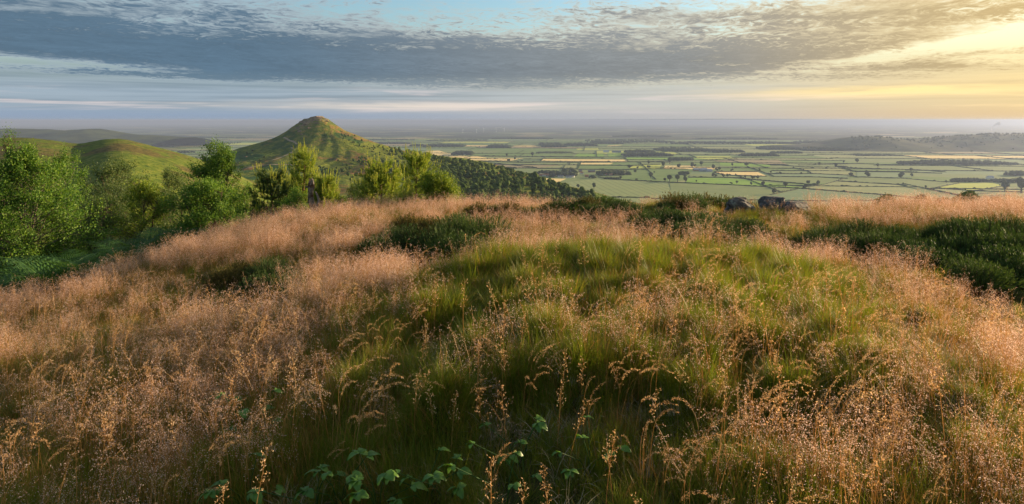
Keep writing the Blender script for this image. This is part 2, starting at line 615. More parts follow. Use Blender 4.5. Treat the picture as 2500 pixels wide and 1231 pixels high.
def hill_z(x, y, rough=True):
    x = np.asarray(x, float); y = np.asarray(y, float)
    dx, dy = x - SUMMIT[0], y - SUMMIT[1]
    r = np.hypot(dx, dy)
    th = np.degrees(np.arctan2(dx, -dy))        # 0 = towards the camera, 90 = right, -90 = left
    dirs = [(-180, _back), (-90, _left), (-30, _front), (12, _front), (52, _fright), (88, _right), (120, _right), (180, _back)]
    drop = np.zeros(np.broadcast(x, y).shape)
    for (a, fa), (b, fb) in zip(dirs[:-1], dirs[1:]):
        mk = (th >= a) & (th <= b)
        t = (th - a) / (b - a)
        t = t * t * (3 - 2 * t)
        drop = np.where(mk, fa(r) * (1 - t) + fb(r) * t, drop)
    z = (HY - 283.0) / F * 1200.0 - drop
    # the moor's own slope coming down towards the saddle
    base = -28.0 - 0.19 * (y - 40) - 0.06 * np.maximum(-x - 50, 0) - 0.0007 * np.maximum(x + 100, 0) ** 1.62
    k = 6.0
    z = np.maximum(z, base) + k * np.exp(-np.abs(z - base) / k) * 0.35
    if rough:
        far = sstep(r, 8, 60)
        z = z + far * (9.0 * fbm(x / 95, y / 95, 21, 4) + 4.2 * fbm(x / 17, y / 17, 22, 3)) * np.clip(r / 300, 0.25, 1)
        # gullies running down the cone
        z = z - 2.6 * sstep(r, 25, 70) * sstep(-r, -330, -160) * np.abs(fbm(th / 9.0 + 0.015 * r, r / 260.0, 28, 3)) * 2.0
        # crags round the top: broken ledges on the left of the summit
        crag = np.exp(-((r - 26) / 20) ** 2) * sstep(-th, -30, 40) * sstep(th, -130, -90)
        crag = crag + 0.7 * np.exp(-((r - 15) / 8) ** 2)
        led = np.floor((z + 3.0 * fbm(x / 12, y / 12, 25, 2)) / 4.5) * 4.5 + 1.8
        z = z + crag * 0.5 * (led - z) + crag * 3.4 * fbm(x / 6.0, y / 6.0, 23, 3)
    return z


def grid_axis(lo, hi, c, fine, coarse, half):
    a = [c]
    v = c
    while v < hi:
        v += fine + (coarse - fine) * min(1, max(0, (abs(v - c) - half) / 250)); a.append(v)
    v = c
    while v > lo:
        v -= fine + (coarse - fine) * min(1, max(0, (abs(v - c) - half) / 250)); a.append(v)
    return np.array(sorted(a))


def height_sheet(xs, ys, fn):
    X, Y = np.meshgrid(xs, ys)
    Z = fn(X, Y)
    nx, ny = len(xs), len(ys)
    V = np.stack([X, Y, Z], -1).reshape(-1, 3)
    i = np.arange(ny - 1)[:, None] * nx
    j = np.arange(nx - 1)[None, :]
    Q = np.stack([i + j, i + j + 1, i + nx + j + 1, i + nx + j], -1).reshape(-1, 4)
    return V, Q


def hill_material():
    m, t = new_mat('hill_turf')
    tc = t.new('ShaderNodeTexCoord').outputs['Object']
    g = t.new('ShaderNodeNewGeometry')
    x, y, z = t.sep(tc)
    nz = t.sep(g.outputs['True Normal'])[2]
    a = t.noise(tc, 1 / 60.0, 5, 0.6, 0.6)
    b = t.noise(tc, 1 / 9.0, 6, 0.68)
    c = t.noise(tc, 1 / 150.0, 4, 0.55, 0.8)
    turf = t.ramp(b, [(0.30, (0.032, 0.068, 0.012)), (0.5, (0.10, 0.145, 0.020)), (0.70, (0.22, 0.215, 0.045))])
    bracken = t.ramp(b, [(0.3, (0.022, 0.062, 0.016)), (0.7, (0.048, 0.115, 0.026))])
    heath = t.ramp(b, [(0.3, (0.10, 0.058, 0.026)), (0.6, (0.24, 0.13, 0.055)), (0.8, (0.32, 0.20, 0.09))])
    sunlit_turf = t.ramp(b, [(0.3, (0.075, 0.125, 0.014)), (0.55, (0.17, 0.20, 0.028)), (0.75, (0.30, 0.26, 0.06))])
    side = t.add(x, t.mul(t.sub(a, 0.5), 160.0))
    turf = t.mix(t.mul(t.ss(side, SUMMIT[0] - 10, SUMMIT[0] + 70), t.ss(z, -95.0, -60.0)), turf, sunlit_turf)  # sunlight on the right flank put into the turf colour
    col = t.mix(t.ss(t.sub(a, t.ss(side, SUMMIT[0] + 40, SUMMIT[0] - 90, -0.03, 0.05)), 0.50, 0.40), turf, bracken)  # bracken patches, widened on the left face to deepen its shaded side
    col = t.mix(t.mul(t.ss(c, 0.53, 0.63), t.ss(b, 0.40, 0.58)), col, heath)
    col = t.mix(t.mul(t.ss(z, -48.0, -18.0), t.ss(b, 0.46, 0.66, 0.0, 0.5)), col, heath)
    rock = t.ramp(b, [(0.3, (0.11, 0.085, 0.06)), (0.7, (0.36, 0.26, 0.17))])
    rk = t.mul(t.ss(t.add(nz, t.mul(t.sub(b, 0.5), 0.5)), 0.80, 0.66), t.ss(z, -42.0, -8.0))
    rk = t.m('MAXIMUM', rk, t.mul(t.ss(t.add(z, t.mul(b, 5.0)), 2.0, 5.5), t.ss(b, 0.40, 0.55)))
    col = t.mix(rk, col, rock)
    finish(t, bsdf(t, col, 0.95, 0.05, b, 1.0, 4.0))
    return m


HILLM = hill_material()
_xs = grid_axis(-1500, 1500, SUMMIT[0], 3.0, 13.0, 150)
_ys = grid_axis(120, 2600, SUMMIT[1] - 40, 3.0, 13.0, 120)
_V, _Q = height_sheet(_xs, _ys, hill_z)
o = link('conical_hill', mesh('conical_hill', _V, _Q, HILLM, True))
tag(o, kind='structure')

# the green spur of moor on the left
_sil = np.array([(-900, 330), (-600, 331), (-250, 334), (0, 337), (60, 337), (110, 341), (150, 347), (185, 352), (208, 351), (225, 346), (255, 341), (290, 339), (315, 343), (345, 350), (380, 360), (420, 370), (450, 379), (480, 388), (560, 420), (700, 490), (900, 600), (1200, 800)], float)
MD = 480.0


def spur_z(x, y):
    x = np.asarray(x, float); y = np.asarray(y, float)
    d = MD + 0.10 * (x + 300)                     # the ridge line
    px = CX + F * x / np.maximum(y, 40)
    top = (HY - np.interp(px, _sil[:, 0], _sil[:, 1])) / F * d
    s = y - d
    z = top - np.where(s < 0, 0.0011 * s * s / (1 + 0.0026 * np.abs(s)), 0.0016 * s * s)
    z = z - 0.0030 * np.maximum(-s - 215, 0) ** 2
    z = z + (3.2 * fbm(x / 55, y / 55, 31, 4) + 0.8 * fbm(x / 8, y / 8, 33, 3)) * sstep(np.abs(s), 0, 90)
    z = z + 0.7 * fbm(x / 5.5, y / 5.5, 34, 3)
    return z


def spur_material():
    m, t = new_mat('spur_turf')
    tc = t.new('ShaderNodeTexCoord').outputs['Object']
    a = t.noise(tc, 1 / 38.0, 5, 0.6, 0.7)
    b = t.noise(tc, 1 / 4.0, 6, 0.68)
    turf = t.ramp(b, [(0.3, (0.035, 0.07, 0.012)), (0.5, (0.095, 0.135, 0.018)), (0.7, (0.18, 0.19, 0.040))])
    heath = t.ramp(b, [(0.3, (0.035, 0.045, 0.016)), (0.6, (0.13, 0.105, 0.035)), (0.8, (0.24, 0.15, 0.07))])
    col = t.mix(t.ss(a, 0.46, 0.58), turf, heath)
    finish(t, bsdf(t, col, 0.95, 0.05, b, 1.0, 0.8))
    return m


_xs = np.arange(-1100, 40, 4.5)
_ys = np.arange(60, 900, 4.5)
_V, _Q = height_sheet(_xs, _ys, spur_z)
o = link('moor_spur', mesh('moor_spur', _V, _Q, spur_material(), True))
tag(o, kind='structure')


def far_hill(name, pts, d, depth, mat, seed, base=PLAIN - 3):
    p = np.array(pts, float)
    xs = np.linspace((p[0, 0] - CX) / F * d, (p[-1, 0] - CX) / F * d, 160)
    ys = np.linspace(d - depth, d + depth, 50)

    def fn(X, Y):
        px = CX + F * X / d
        top = (HY - np.interp(px, p[:, 0], p[:, 1])) / F * d
        s = (Y - d) / depth
        w = np.clip(1 - s * s, 0, 1) ** 1.3
        n = fbm(X / (depth * 0.35), Y / (depth * 0.35), seed, 4)
        return base + (top - base) * w * (1 + 0.35 * n * sstep(np.abs(s), 0, .4)) + 0.03 * (top - base) * fbm(X / 60, Y / 60, seed + 3, 2)
    V, Q = height_sheet(xs, ys, fn)
    o = link(name, mesh(name, V, Q, mat, True))
    tag(o, kind='structure')
    return fn


WOODED = plain_mat('wooded_hillside', (0.020, 0.030, 0.014), (0.075, 0.095, 0.035), 1 / 160.0, 0.95, 0.05, 0.6, 6.0)
far_hill('distant_hills', [(-900, 322), (-500, 316), (-200, 313), (0, 314.5), (60, 314.5), (110, 316), (150, 318.5), (175, 317.5), (210, 315), (240, 315), (265, 319), (290, 325), (320, 328.5), (380, 331), (450, 337)], 5200, 800, WOODED, 41)
LOWHILL = far_hill('low_hill', [(1930, 359), (2010, 352), (2080, 337), (2110, 333), (2150, 334), (2190, 340), (2230, 341), (2280, 338), (2340, 332), (2400, 329), (2460, 327), (2520, 328), (2700, 333), (2950, 340), (3200, 352), (3350, 360)], 5300, 700, WOODED, 43)
far_hill('horizon_hills', [(-2500, 296), (-700, 293), (700, 294), (1100, 293.2), (1500, 291.6), (1750, 290.6), (1900, 290.9), (2100, 292.5), (2600, 293), (4200, 294), (5500, 297)], 42000, 5000, WOODED, 45, PLAIN - 30)


def ray_hit(px, py, fn, d0, d1, n=500):
    """where the line of sight through a photo point meets a hill"""
    ds = np.linspace(d0, d1, n)
    x = (px - CX) / F * ds
    z = (HY - py) / F * ds
    h = fn(x, ds)
    k = np.nonzero(z < h)[0]
    if not len(k):
        return None
    i = k[0]
    return float(x[i]), float(ds[i]), float(h[i])


# ------------------------------------------------------------------ evening haze over the plain
hz_m = bpy.data.materials.new('haze_air')
hz_m.use_nodes = True
hz_m.node_tree.nodes.clear()
_t = NT(hz_m.node_tree)
_o = _t.new('ShaderNodeOutputMaterial')
_ad = _t.new('ShaderNodeAddShader')
for _i, (_c, _dn, _g) in enumerate([((0.125, 0.335, 0.86, 1), 0.000054, 0.0), ((1.0, 0.77, 0.30, 1), 0.000021, 0.85)]):   # fine air tinted blue, coarse haze with the sunset gold put into its colour
    _v = _t.new('ShaderNodeVolumePrincipled')
    _v.inputs['Color'].default_value = _c
    _v.inputs['Density'].default_value = _dn
    _v.inputs['Anisotropy'].default_value = _g
    _t.l.new(_v.outputs[0], _ad.inputs[_i])
_t.l.new(_ad.outputs[0], _o.inputs['Volume'])
hx, z0, z1 = 101000.0, PLAIN - 40.0, 14.0
_bv = [(a * hx, b * hx, c) for c in (z0, z1) for b in (-1, 1) for a in (-1, 1)]
_bf = np.array([[0, 2, 3, 1], [4, 5, 7, 6], [0, 1, 5, 4], [2, 6, 7, 3], [0, 4, 6, 2], [1, 3, 7, 5]])
o = link('haze', mesh('haze', _bv, _bf, hz_m))
tag(o, kind='stuff')

# ------------------------------------------------------------------ fields and hedges of the plain
def field_mat(name, c1, c2, rows=None):
    m, t = new_mat(name)
    tc = t.new('ShaderNodeTexCoord').outputs['Object']
    n = t.noise(tc, 1 / 70.0, 6, 0.62)
    col = t.ramp(n, [(0.32, c1), (0.68, c2)])
    if rows:
        x, y, z = t.sep(tc)
        a = math.radians(rows)
        s = t.add(t.mul(x, math.cos(a)), t.mul(y, math.sin(a)))
        fr = t.m('ABSOLUTE', t.sub(t.m('FRACT', t.mul(s, 1 / 24.0)), 0.5))
        col = t.mix(t.mul(t.ss(fr, 0.40, 0.47), 0.55), col, tuple(0.45 * v for v in c1))
    finish(t, bsdf(t, col, 0.95, 0.05))
    return m


FM = {
    'green': field_mat('pasture_green', (0.137, 0.215, 0.065), (0.182, 0.267, 0.081)),
    'mid': field_mat('pasture_mid', (0.176, 0.234, 0.094), (0.227, 0.280, 0.111)),
    'pale': field_mat('barley_pale', (0.260, 0.305, 0.137), (0.338, 0.358, 0.156), 8),
    'blue': field_mat('wheat_blue_green', (0.163, 0.247, 0.124), (0.215, 0.286, 0.143)),
    'vivid': field_mat('fresh_grass', (0.156, 0.312, 0.039), (0.247, 0.403, 0.058)),
    'lime': field_mat('lime_crop', (0.390, 0.468, 0.091), (0.494, 0.520, 0.117)),
    'straw': field_mat('ripe_barley', (0.806, 0.585, 0.247), (0.850, 0.702, 0.325)),
    'tan': field_mat('bare_tan', (0.273, 0.247, 0.130), (0.338, 0.280, 0.163)),
    'tram': field_mat('wheat_with_tramlines', (0.227, 0.293, 0.124), (0.280, 0.325, 0.137), 4),
}
HEDGE = plain_mat('hedge_leaves', (0.014, 0.026, 0.009), (0.036, 0.054, 0.018), 0.6, 0.9, 0.05)
BH_SEGS, BH_LABEL = [], {}


def field(poly, mat, dz):
    V = np.array([(x, y, PLAIN + dz) for x, y in poly])
    me = mesh('field', V, np.array([list(range(len(V)))]), FM[mat])
    if me.polygons[0].normal.z < 0:
        me.flip_normals()
    o = link('field', me)
    return tag(o, kind='structure')


def hedge_mesh(P, rng, h=2.6, w=2.6):
    P = np.array(P, float)
    seg = np.linalg.norm(np.diff(P, axis=0), axis=1)
    L = np.concatenate([[0], np.cumsum(seg)])
    n = max(3, int(L[-1] / 7.0))
    s = np.linspace(0, L[-1], n)
    X = np.interp(s, L, P[:, 0]); Y = np.interp(s, L, P[:, 1])
    T = np.stack([np.gradient(X), np.gradient(Y)], 1); T /= np.linalg.norm(T, axis=1)[:, None]
    N = np.stack([-T[:, 1], T[:, 0]], 1)
    hh = h * (0.75 + 0.6 * rng.random(n)) + (rng.random(n) < 0.06) * rng.uniform(1, 4, n)
    ww = w * (0.7 + 0.5 * rng.random(n))
    prof = [(-0.5, 0), (-0.55, 0.6), (0, 1.0), (0.55, 0.6), (0.5, 0)]
    V = np.zeros((n, 5, 3))
    for k, (a, b) in enumerate(prof):
        V[:, k, 0] = X + N[:, 0] * a * ww + rng.normal(0, 0.15, n)
        V[:, k, 1] = Y + N[:, 1] * a * ww
        V[:, k, 2] = PLAIN + b * hh
    i = np.arange(n - 1)[:, None] * 5
    j = np.arange(4)[None]
    Q = np.stack([i + j, i + 5 + j, i + 6 + j, i + 1 + j], -1).reshape(-1, 4)
    return V.reshape(-1, 3), Q


# a patchwork laid out by splitting the plain again and again
_rb = random.Random(5)
TH = math.radians(-7)
_c, _s = math.cos(TH), math.sin(TH)


def rot(p):
    return (p[0] * _c - p[1] * _s, p[0] * _s + p[1] * _c)


leaves_, far_hedges = [], []


def split(u0, u1, v0, v1, depth):
    w, h = u1 - u0, v1 - v0
    vm = (v0 + v1) / 2
    size = 250 + max(0, vm - 2200) * 0.075
    if (w < size * 2.1 and h < size * 1.15) or depth > 13:
        leaves_.append((u0, u1, v0, v1))
        return
    if w > h * 1.9:
        m = u0 + w * _rb.uniform(0.36, 0.64)
        far_hedges.append(((m, v0), (m, v1)))
        split(u0, m, v0, v1, depth + 1); split(m, u1, v0, v1, depth + 1)
    else:
        m = v0 + h * _rb.uniform(0.36, 0.64)
        far_hedges.append(((u0, m), (u1, m)))
        split(u0, u1, v0, m, depth + 1); split(u0, u1, m, v1, depth + 1)


split(-6500, 8200, 1100, 7600, 0)


def in_view(x, y, pad=150):
    if y < 900: return False
    px, py = to_px(x, y, PLAIN)
    return -pad < px < 2500 + pad


for u0, u1, v0, v1 in leaves_:
    poly = [rot(p) for p in ((u0, v0), (u1, v0), (u1, v1), (u0, v1))]
    cxm, cym = sum(p[0] for p in poly) / 4, sum(p[1] for p in poly) / 4
    if cym < 1000 or abs(cxm) > 0.95 * cym + 500:
        continue
    r = _rb.random()
    k = 'green' if r < .26 else 'mid' if r < .52 else 'blue' if r < .68 else 'pale' if r < .80 else 'vivid' if r < .84 else 'tan' if r < .93 else 'straw' if r < .955 else 'lime'
    if cym < 3400 and k in ('straw', 'lime', 'vivid'):
        k = 'mid'
    field(poly, k, 0.25)

# the fields that stand out, traced and laid on the plain
KEY = [
    ('straw', [(1040, 369), (1072, 368), (1085, 372), (1110, 377), (1105, 380), (1070, 384), (1048, 381)]),
    ('straw', [(1078, 385), (1120, 380), (1160, 381), (1190, 386), (1278, 387), (1242, 394), (1140, 393), (1095, 391)]),
    ('straw', [(1250, 356.5), (1300, 355.3), (1327, 358.3), (1262, 359.2)]),
    ('straw', [(1418, 398), (1498, 398), (1490, 401.6), (1418, 401.6)]),
    ('lime', [(1540, 407), (1562, 402.6), (1615, 402.6), (1610, 412), (1537, 412)]),
    ('straw', [(1624, 405), (1688, 405), (1700, 408), (1757, 409), (1740, 415), (1680, 413), (1620, 412)]),
    ('straw', [(1745, 420.5), (1850, 420.5), (1872, 430.4), (1800, 428.5), (1768, 426)]),
    ('straw', [(1320, 436), (1383, 437), (1360, 447), (1335, 445)]),
    ('lime', [(1405, 362), (1460, 362), (1462, 366), (1410, 366.3)]),
    ('straw', [(1485, 356), (1520, 354), (1518, 355), (1480, 358)]),
    ('pale', [(1730, 366), (1795, 361), (1800, 363), (1745, 369)]),
    ('lime', [(1695, 382), (1780, 382), (1795, 388), (1730, 390), (1700, 387)]),
    ('pale', [(1783, 373), (1818, 373), (1815, 378), (1790, 378)]),
    ('tan', [(1740, 392), (1800, 388.4), (1900, 391), (1924, 403.2), (1870, 402.5), (1760, 396)]),
    ('lime', [(2288, 459), (2343, 448.6), (2423, 447), (2450, 454.6), (2377, 465.7)]),
    ('vivid', [(1680, 435), (1760, 435), (1830, 440), (1962, 459.5), (1940, 459.5), (1780, 451.5), (1675, 445.5)]),
    ('pale', [(1312, 411.5), (1409, 398.5), (1407, 411.5)]),
    ('vivid', [(1410, 375), (1475, 375), (1474, 383), (1400, 384)]),
    ('vivid', [(1482, 374.5), (1525, 375), (1526, 382), (1486, 383)]),
    ('tram', [(1362, 448), (1460, 438), (1500, 440.5), (1630, 446.8), (1643, 480), (1636, 520), (1340, 500)]),
    ('mid', [(1634, 447), (1780, 453), (1945, 461.8), (1876, 477), (1800, 520), (1650, 520)]),
    ('blue', [(1951, 462.5), (2145, 476.8), (2260, 487), (2330, 520), (1900, 520), (1884, 478)]),
    ('pale', [(1976, 458), (2044, 444), (2190, 452.5), (2238, 465), (2250, 484), (2145, 475.5), (1978, 461)]),
    ('pale', [(1940, 411), (1978, 410), (2042, 410), (2078, 420), (2085, 428), (1985, 424), (1979, 420)]),
    ('blue', [(2092, 421), (2200, 422), (2226, 432), (2200, 435.5), (2092, 432)]),
    ('green', [(1539, 413.5), (1680, 414.5), (1688, 420), (1676, 440), (1640, 445), (1504, 438.5), (1530, 424)]),
    ('mid', [(1684, 427), (1742, 424), (1770, 429.5), (1850, 438), (1790, 433.2), (1684, 432.6)]),
    ('mid', [(2348, 447), (2300, 445.5), (2205, 437), (2090, 434), (2050, 442.4), (2200, 451.5), (2240, 463), (2285, 458.5)]),
    ('green', [(1186, 380.5), (1250, 363), (1330, 362), (1400, 372), (1398, 383.2), (1300, 382.4)]),
    ('blue', [(1890, 432.5), (1876, 427.5), (1990, 425.8), (2078, 430), (2070, 436.4), (2000, 432.4)]),
    ('green', [(1700, 397.5), (1758, 397), (1752, 404), (1712, 405), (1640, 402.5), (1644, 396)]),
    ('vivid', [(1757, 397.5), (1812, 399.5), (1880, 403.5), (1882, 408.5), (1822, 407.5), (1758, 405)]),
]
for i, (k, pts) in enumerate(KEY):
    field([plain_pt(px, py)[:2] for px, py in pts], k, 0.55 + 0.03 * i)

HL = [
    ([(1460, 433), (1500, 439), (1632, 446)], 'long dark hedge behind the field striped with tramlines'),
    ([(1632, 446), (1780, 452), (1960, 461)], 'hedge with round trees along the near side of the vivid green field'),
    ([(1960, 461), (2150, 476), (2260, 486)], 'straight hedge behind the blue green field beyond the boulders'),
    ([(1680, 433.6), (1790, 434.2), (1850, 440), (2000, 453)], 'hedge along the far side of the vivid green field'),
    ([(1300, 397), (1420, 397.3), (1550, 396)], 'hedge behind the thin straw strip above the village'),
    ([(1550, 396), (1640, 394), (1750, 390), (1800, 387.8)], 'hedge running to the near edge of the mauve brown field'),
    ([(1310, 412.3), (1410, 412.3)], 'hedge just above the village roofs'),
    ([(1538, 412.8), (1620, 413), (1680, 413.8)], 'hedge under the lime coloured field'),
    ([(1536, 410), (1545, 406), (1562, 402), (1612, 402)], 'hedge bending round the far corner of the lime coloured field'),
    ([(1700, 397.6), (1760, 396.6), (1815, 399), (1890, 403), (1970, 408.6), (2040, 409)], 'long thin hedge in front of the mauve brown field'),
    ([(1825, 408), (1852, 417), (1880, 427), (1890, 432)], 'slanting hedge at the right end of the straw field'),
    ([(1890, 432), (2000, 433), (2070, 437)], 'hedge between a blue green field and a pale strip'),
    ([(1745, 419.8), (1850, 419.8)], 'hedge along the far side of the straw field by the barns'),
    ([(1875, 424.8), (1990, 425), (2080, 429)], 'hedge with gaps below the large pale field'),
    ([(1743, 421), (1770, 428.6), (1872, 431.2)], 'hedge curving along the near side of the straw field'),
    ([(2080, 430), (2045, 442), (2010, 452), (1970, 456.8)], 'hedge slanting down between the olive fields'),
    ([(2045, 443), (2200, 452), (2215, 455)], 'broken hedge across the broad olive field'),
    ([(2080, 429.4), (2092, 433), (2200, 436), (2300, 445), (2340, 446)], 'hedge behind the broad olive field'),
    ([(1948, 462.6), (1910, 470), (1880, 477)], 'short hedge slanting towards the boulders'),
    ([(2040, 405), (2090, 420), (2200, 421), (2300, 424)], 'hedge bending down beside the large pale field'),
    ([(1950, 404), (2030, 402), (2100, 400), (2200, 404)], 'thin hedge in the hazy meadows on the right'),
    ([(2045, 409), (2090, 411), (2250, 416), (2310, 421)], 'long hedge below the hazy meadows on the right'),
    ([(1160, 395.5), (1240, 402), (1310, 410)], 'hedge slanting from the large straw field to the village'),
    ([(1130, 394.2), (1200, 395.4), (1300, 398)], 'hedge along the near side of the large straw field'),
    ([(1180, 381), (1300, 383.2), (1400, 384.6), (1475, 385)], 'long hedge behind the large straw field'),
    ([(2284, 459.6), (2330, 463), (2380, 467), (2500, 470)], 'hedge on the near side of the lime green field'),
    ([(2287, 458.4), (2342, 448)], 'hedge on the far left side of the lime green field'),
    ([(1936, 409.6), (1975, 419), (1981, 425)], 'short crooked hedge at the left end of the large pale field'),
    ([(1418, 397.8), (1411, 412.2)], 'short hedge at the left end of the thin straw strip'),
    ([(2378, 466.4), (2452, 455)], 'hedge on the near right side of the lime green field'),
]
_rh = np.random.default_rng(17)
for pts, lab in HL:
    V, Q = hedge_mesh([plain_pt(*p)[:2] for p in pts], _rh, 3.0, 3.2)
    o = link('hedge', mesh('hedge', V, Q, HEDGE, True))
    tag(o, lab, 'hedge', 'hedges between the fields of the plain')
_VV, _QQ, _n0 = [], [], 0
for a, b in far_hedges:
    a, b = rot(a), rot(b)
    m = ((a[0] + b[0]) / 2, (a[1] + b[1]) / 2)
    L = math.hypot(a[0] - b[0], a[1] - b[1])
    if m[1] < 1500 or L > 3500 or not in_view(*m, 500): continue
    if m[1] < 3000 and _rb.random() < 0.55: continue
    V, Q = hedge_mesh([a, b], _rh, 3.2, 3.4)
    _VV.append(V); _QQ.append(Q + _n0); _n0 += len(V)
o = link('hedgerows', mesh('hedgerows', np.concatenate(_VV), np.concatenate(_QQ), HEDGE, True))
tag(o, kind='stuff')

# ------------------------------------------------------------------ trees seen from afar
import bmesh


def ico(sub):
    bm = bmesh.new()
    bmesh.ops.create_icosphere(bm, subdivisions=sub, radius=1.0)
    bm.verts.ensure_lookup_table()
    V = np.array([v.co[:] for v in bm.verts]); T = np.array([[v.index for v in f.verts] for f in bm.faces])
    bm.free()
    return V, T


ICO1, ICO2 = ico(1), ico(2)


def clump_crown(rng, lobes=7, sub=ICO2, leaves=260, w=1.0, h=1.0, leaf=0.13):
    """a crown about 1 wide in radius and standing on z = 0.25 .. 2"""
    g = Geo()
    cs = []
    for k in range(lobes):
        a = rng.uniform(0, 2 * math.pi); r = rng.uniform(0.1, 0.6) * w
        zc = rng.uniform(0.65, 1.45) * h
        if k == 0: a, r, zc = 0, 0, 1.0 * h
        if k == 1: r, zc = 0.1 * w, 1.5 * h
        rad = rng.uniform(0.36, 0.58)
        V = sub[0] * (1 + rng.normal(0, 0.10, (len(sub[0]), 1)))
        c = np.array([math.cos(a) * r, math.sin(a) * r, zc])
        sc_ = np.array([rad * w, rad * w, rad * h * 0.95])
        g.tri(V * sc_ + c, sub[1], 0)
        cs.append((c, sc_))
    if leaves:
        idx = rng.integers(0, lobes, leaves)
        for i in idx:
            c, s_ = cs[i]
            d = rng.normal(size=3); d /= np.linalg.norm(d)
            p = c + d * s_ * rng.uniform(0.98, 1.18)
            t1 = rng.normal(size=3); t1 /= np.linalg.norm(t1)
            t2 = rng.normal(size=3); t2 /= np.linalg.norm(t2)
            z = leaf * rng.uniform(0.5, 1.2)
            g.tri([p, p + t1 * z, p + t2 * z], [[0, 1, 2]], 0)
    return g


BARK_FAR = plain_mat('bark_far', (0.03, 0.025, 0.018), (0.07, 0.055, 0.04), 3.0)


def far_leaf(name, c1, c2):
    m, t = new_mat(name)
    oi = t.new('ShaderNodeObjectInfo')
    geo = t.new('ShaderNodeNewGeometry')
    n = t.noise(t.new('ShaderNodeTexCoord').outputs['Object'], 3.0, 4)
    f = t.add(t.mul(oi.outputs['Random'], 0.45), t.add(t.mul(n, 0.4), t.mul(geo.outputs['Random Per Island'], 0.25)))
    finish(t, bsdf(t, t.ramp(f, [(0.25, c1), (0.75, c2)]), 0.9, 0.05))
    return m


LEAF_FAR = far_leaf('crown_far', (0.026, 0.052, 0.012), (0.090, 0.130, 0.028))
LEAF_PLAIN = far_leaf('crown_plain', (0.018, 0.032, 0.010), (0.050, 0.070, 0.022))
_rc = np.random.default_rng(3)
CROWNS = [clump_crown(_rc, lobes=_rc.integers(6, 9), w=1.0, h=hh).mesh('crown', [LEAF_FAR]) for hh in (0.85, 0.95, 1.0, 1.15, 1.3, 0.8)]
CROWNS_S = [clump_crown(_rc, lobes=5, sub=ICO1, leaves=70, w=1.0, h=hh, leaf=0.2).mesh('crown', [LEAF_PLAIN]) for hh in (0.8, 0.9, 1.0, 1.15)]


def trunk_mesh(mat, h=0.7):
    g = Geo()
    g.tube([(0, 0, -0.25), (0.02, 0.01, h * 0.5), (0.0, 0.03, h)], 0.11, 0.06, 6)
    return g.mesh('trunk', [mat])


TRUNK_FAR = trunk_mesh(BARK_FAR)


def far_tree(name, x, y, z, r, label, group, protos, k, stretch=1.0):
    e = empty(name, (x, y, z), R.uniform(0, 6.28))
    e.scale = (r, r, r * stretch)
    link('crown', protos[k], e)
    link('trunk', TRUNK_FAR, e)
    return tag(e, label, 'tree', group)


# single trees standing in the fields and hedges
FT = [(1243, 396, 5), (1257, 392, 4), (1635, 401, 7), (1619, 410, 7), (1658, 411.5, 7), (1690, 411, 8), (1697, 408, 5), (1712, 406, 7), (1741, 415, 7), (1749.5, 418, 5), (1757, 418, 5),
      (1787, 419, 4), (1788, 407, 4), (1823, 407, 7), (1854, 417, 4), (1882, 423, 4), (1741, 433, 6), (1747, 433, 5), (1765, 433, 6), (1775.5, 433, 6), (1820, 435, 5), (1837, 437.5, 6), (1842, 437, 4),
      (1850, 439, 6), (1624, 444, 5), (1635, 444, 9), (1654, 444.5, 9), (1673, 446, 7), (1672, 436, 7), (1785, 450, 4), (1799, 449.5, 5), (1833.5, 452, 5), (1863.5, 455, 7), (1918, 459, 8), (1965.5, 461, 8),
      (1975, 451, 6), (1997, 453, 7), (1890, 475, 9), (1582, 412.5, 6), (1583, 401.5, 5), (1536, 412, 6), (1557, 412.5, 4), (1552, 423, 5), (1588, 436, 7), (1590, 429, 5), (1597, 424, 3), (1514, 437.5, 4),
      (1555, 441.5, 4), (2118.6, 433, 9), (2143, 410, 5), (2092.5, 399.5, 7), (2077, 432, 7), (2041, 408.5, 5), (2200, 435.5, 10), (2224, 420, 6), (2226, 433, 5), (2171, 360, 4), (2453, 468, 14), (2493, 472, 20),
      (2372, 373, 4), (1450, 462, 8), (1411, 460, 5), (1422, 461, 3), (1237, 383, 4), (1300, 383, 6), (2000, 404, 5), (2060, 398, 4), (2310, 448, 4), (1905, 425, 4), (1956, 426, 3), (2260, 460, 4), (1700, 446, 3)]
_rf = random.Random(21)
for px, py, r in FT:
    x, y, z = plain_pt(px, py)
    if y < 3100: near_word = 'green fields nearest the hill'
    elif y < 4200: near_word = 'middle fields around the straw strips'
    else: near_word = 'hazy far fields'
    size = 'tiny' if r <= 4 else 'small' if r <= 6 else 'large'
    side_ = 'left' if px < 1650 else 'centre' if px < 1900 else 'right'
    far_tree('field_tree', x, y, z, r / F * y, f'{size} dark round tree standing in the {near_word}, {side_} part', 'single trees in the fields of the plain', CROWNS_S, _rf.randrange(4), _rf.uniform(0.85, 1.2))


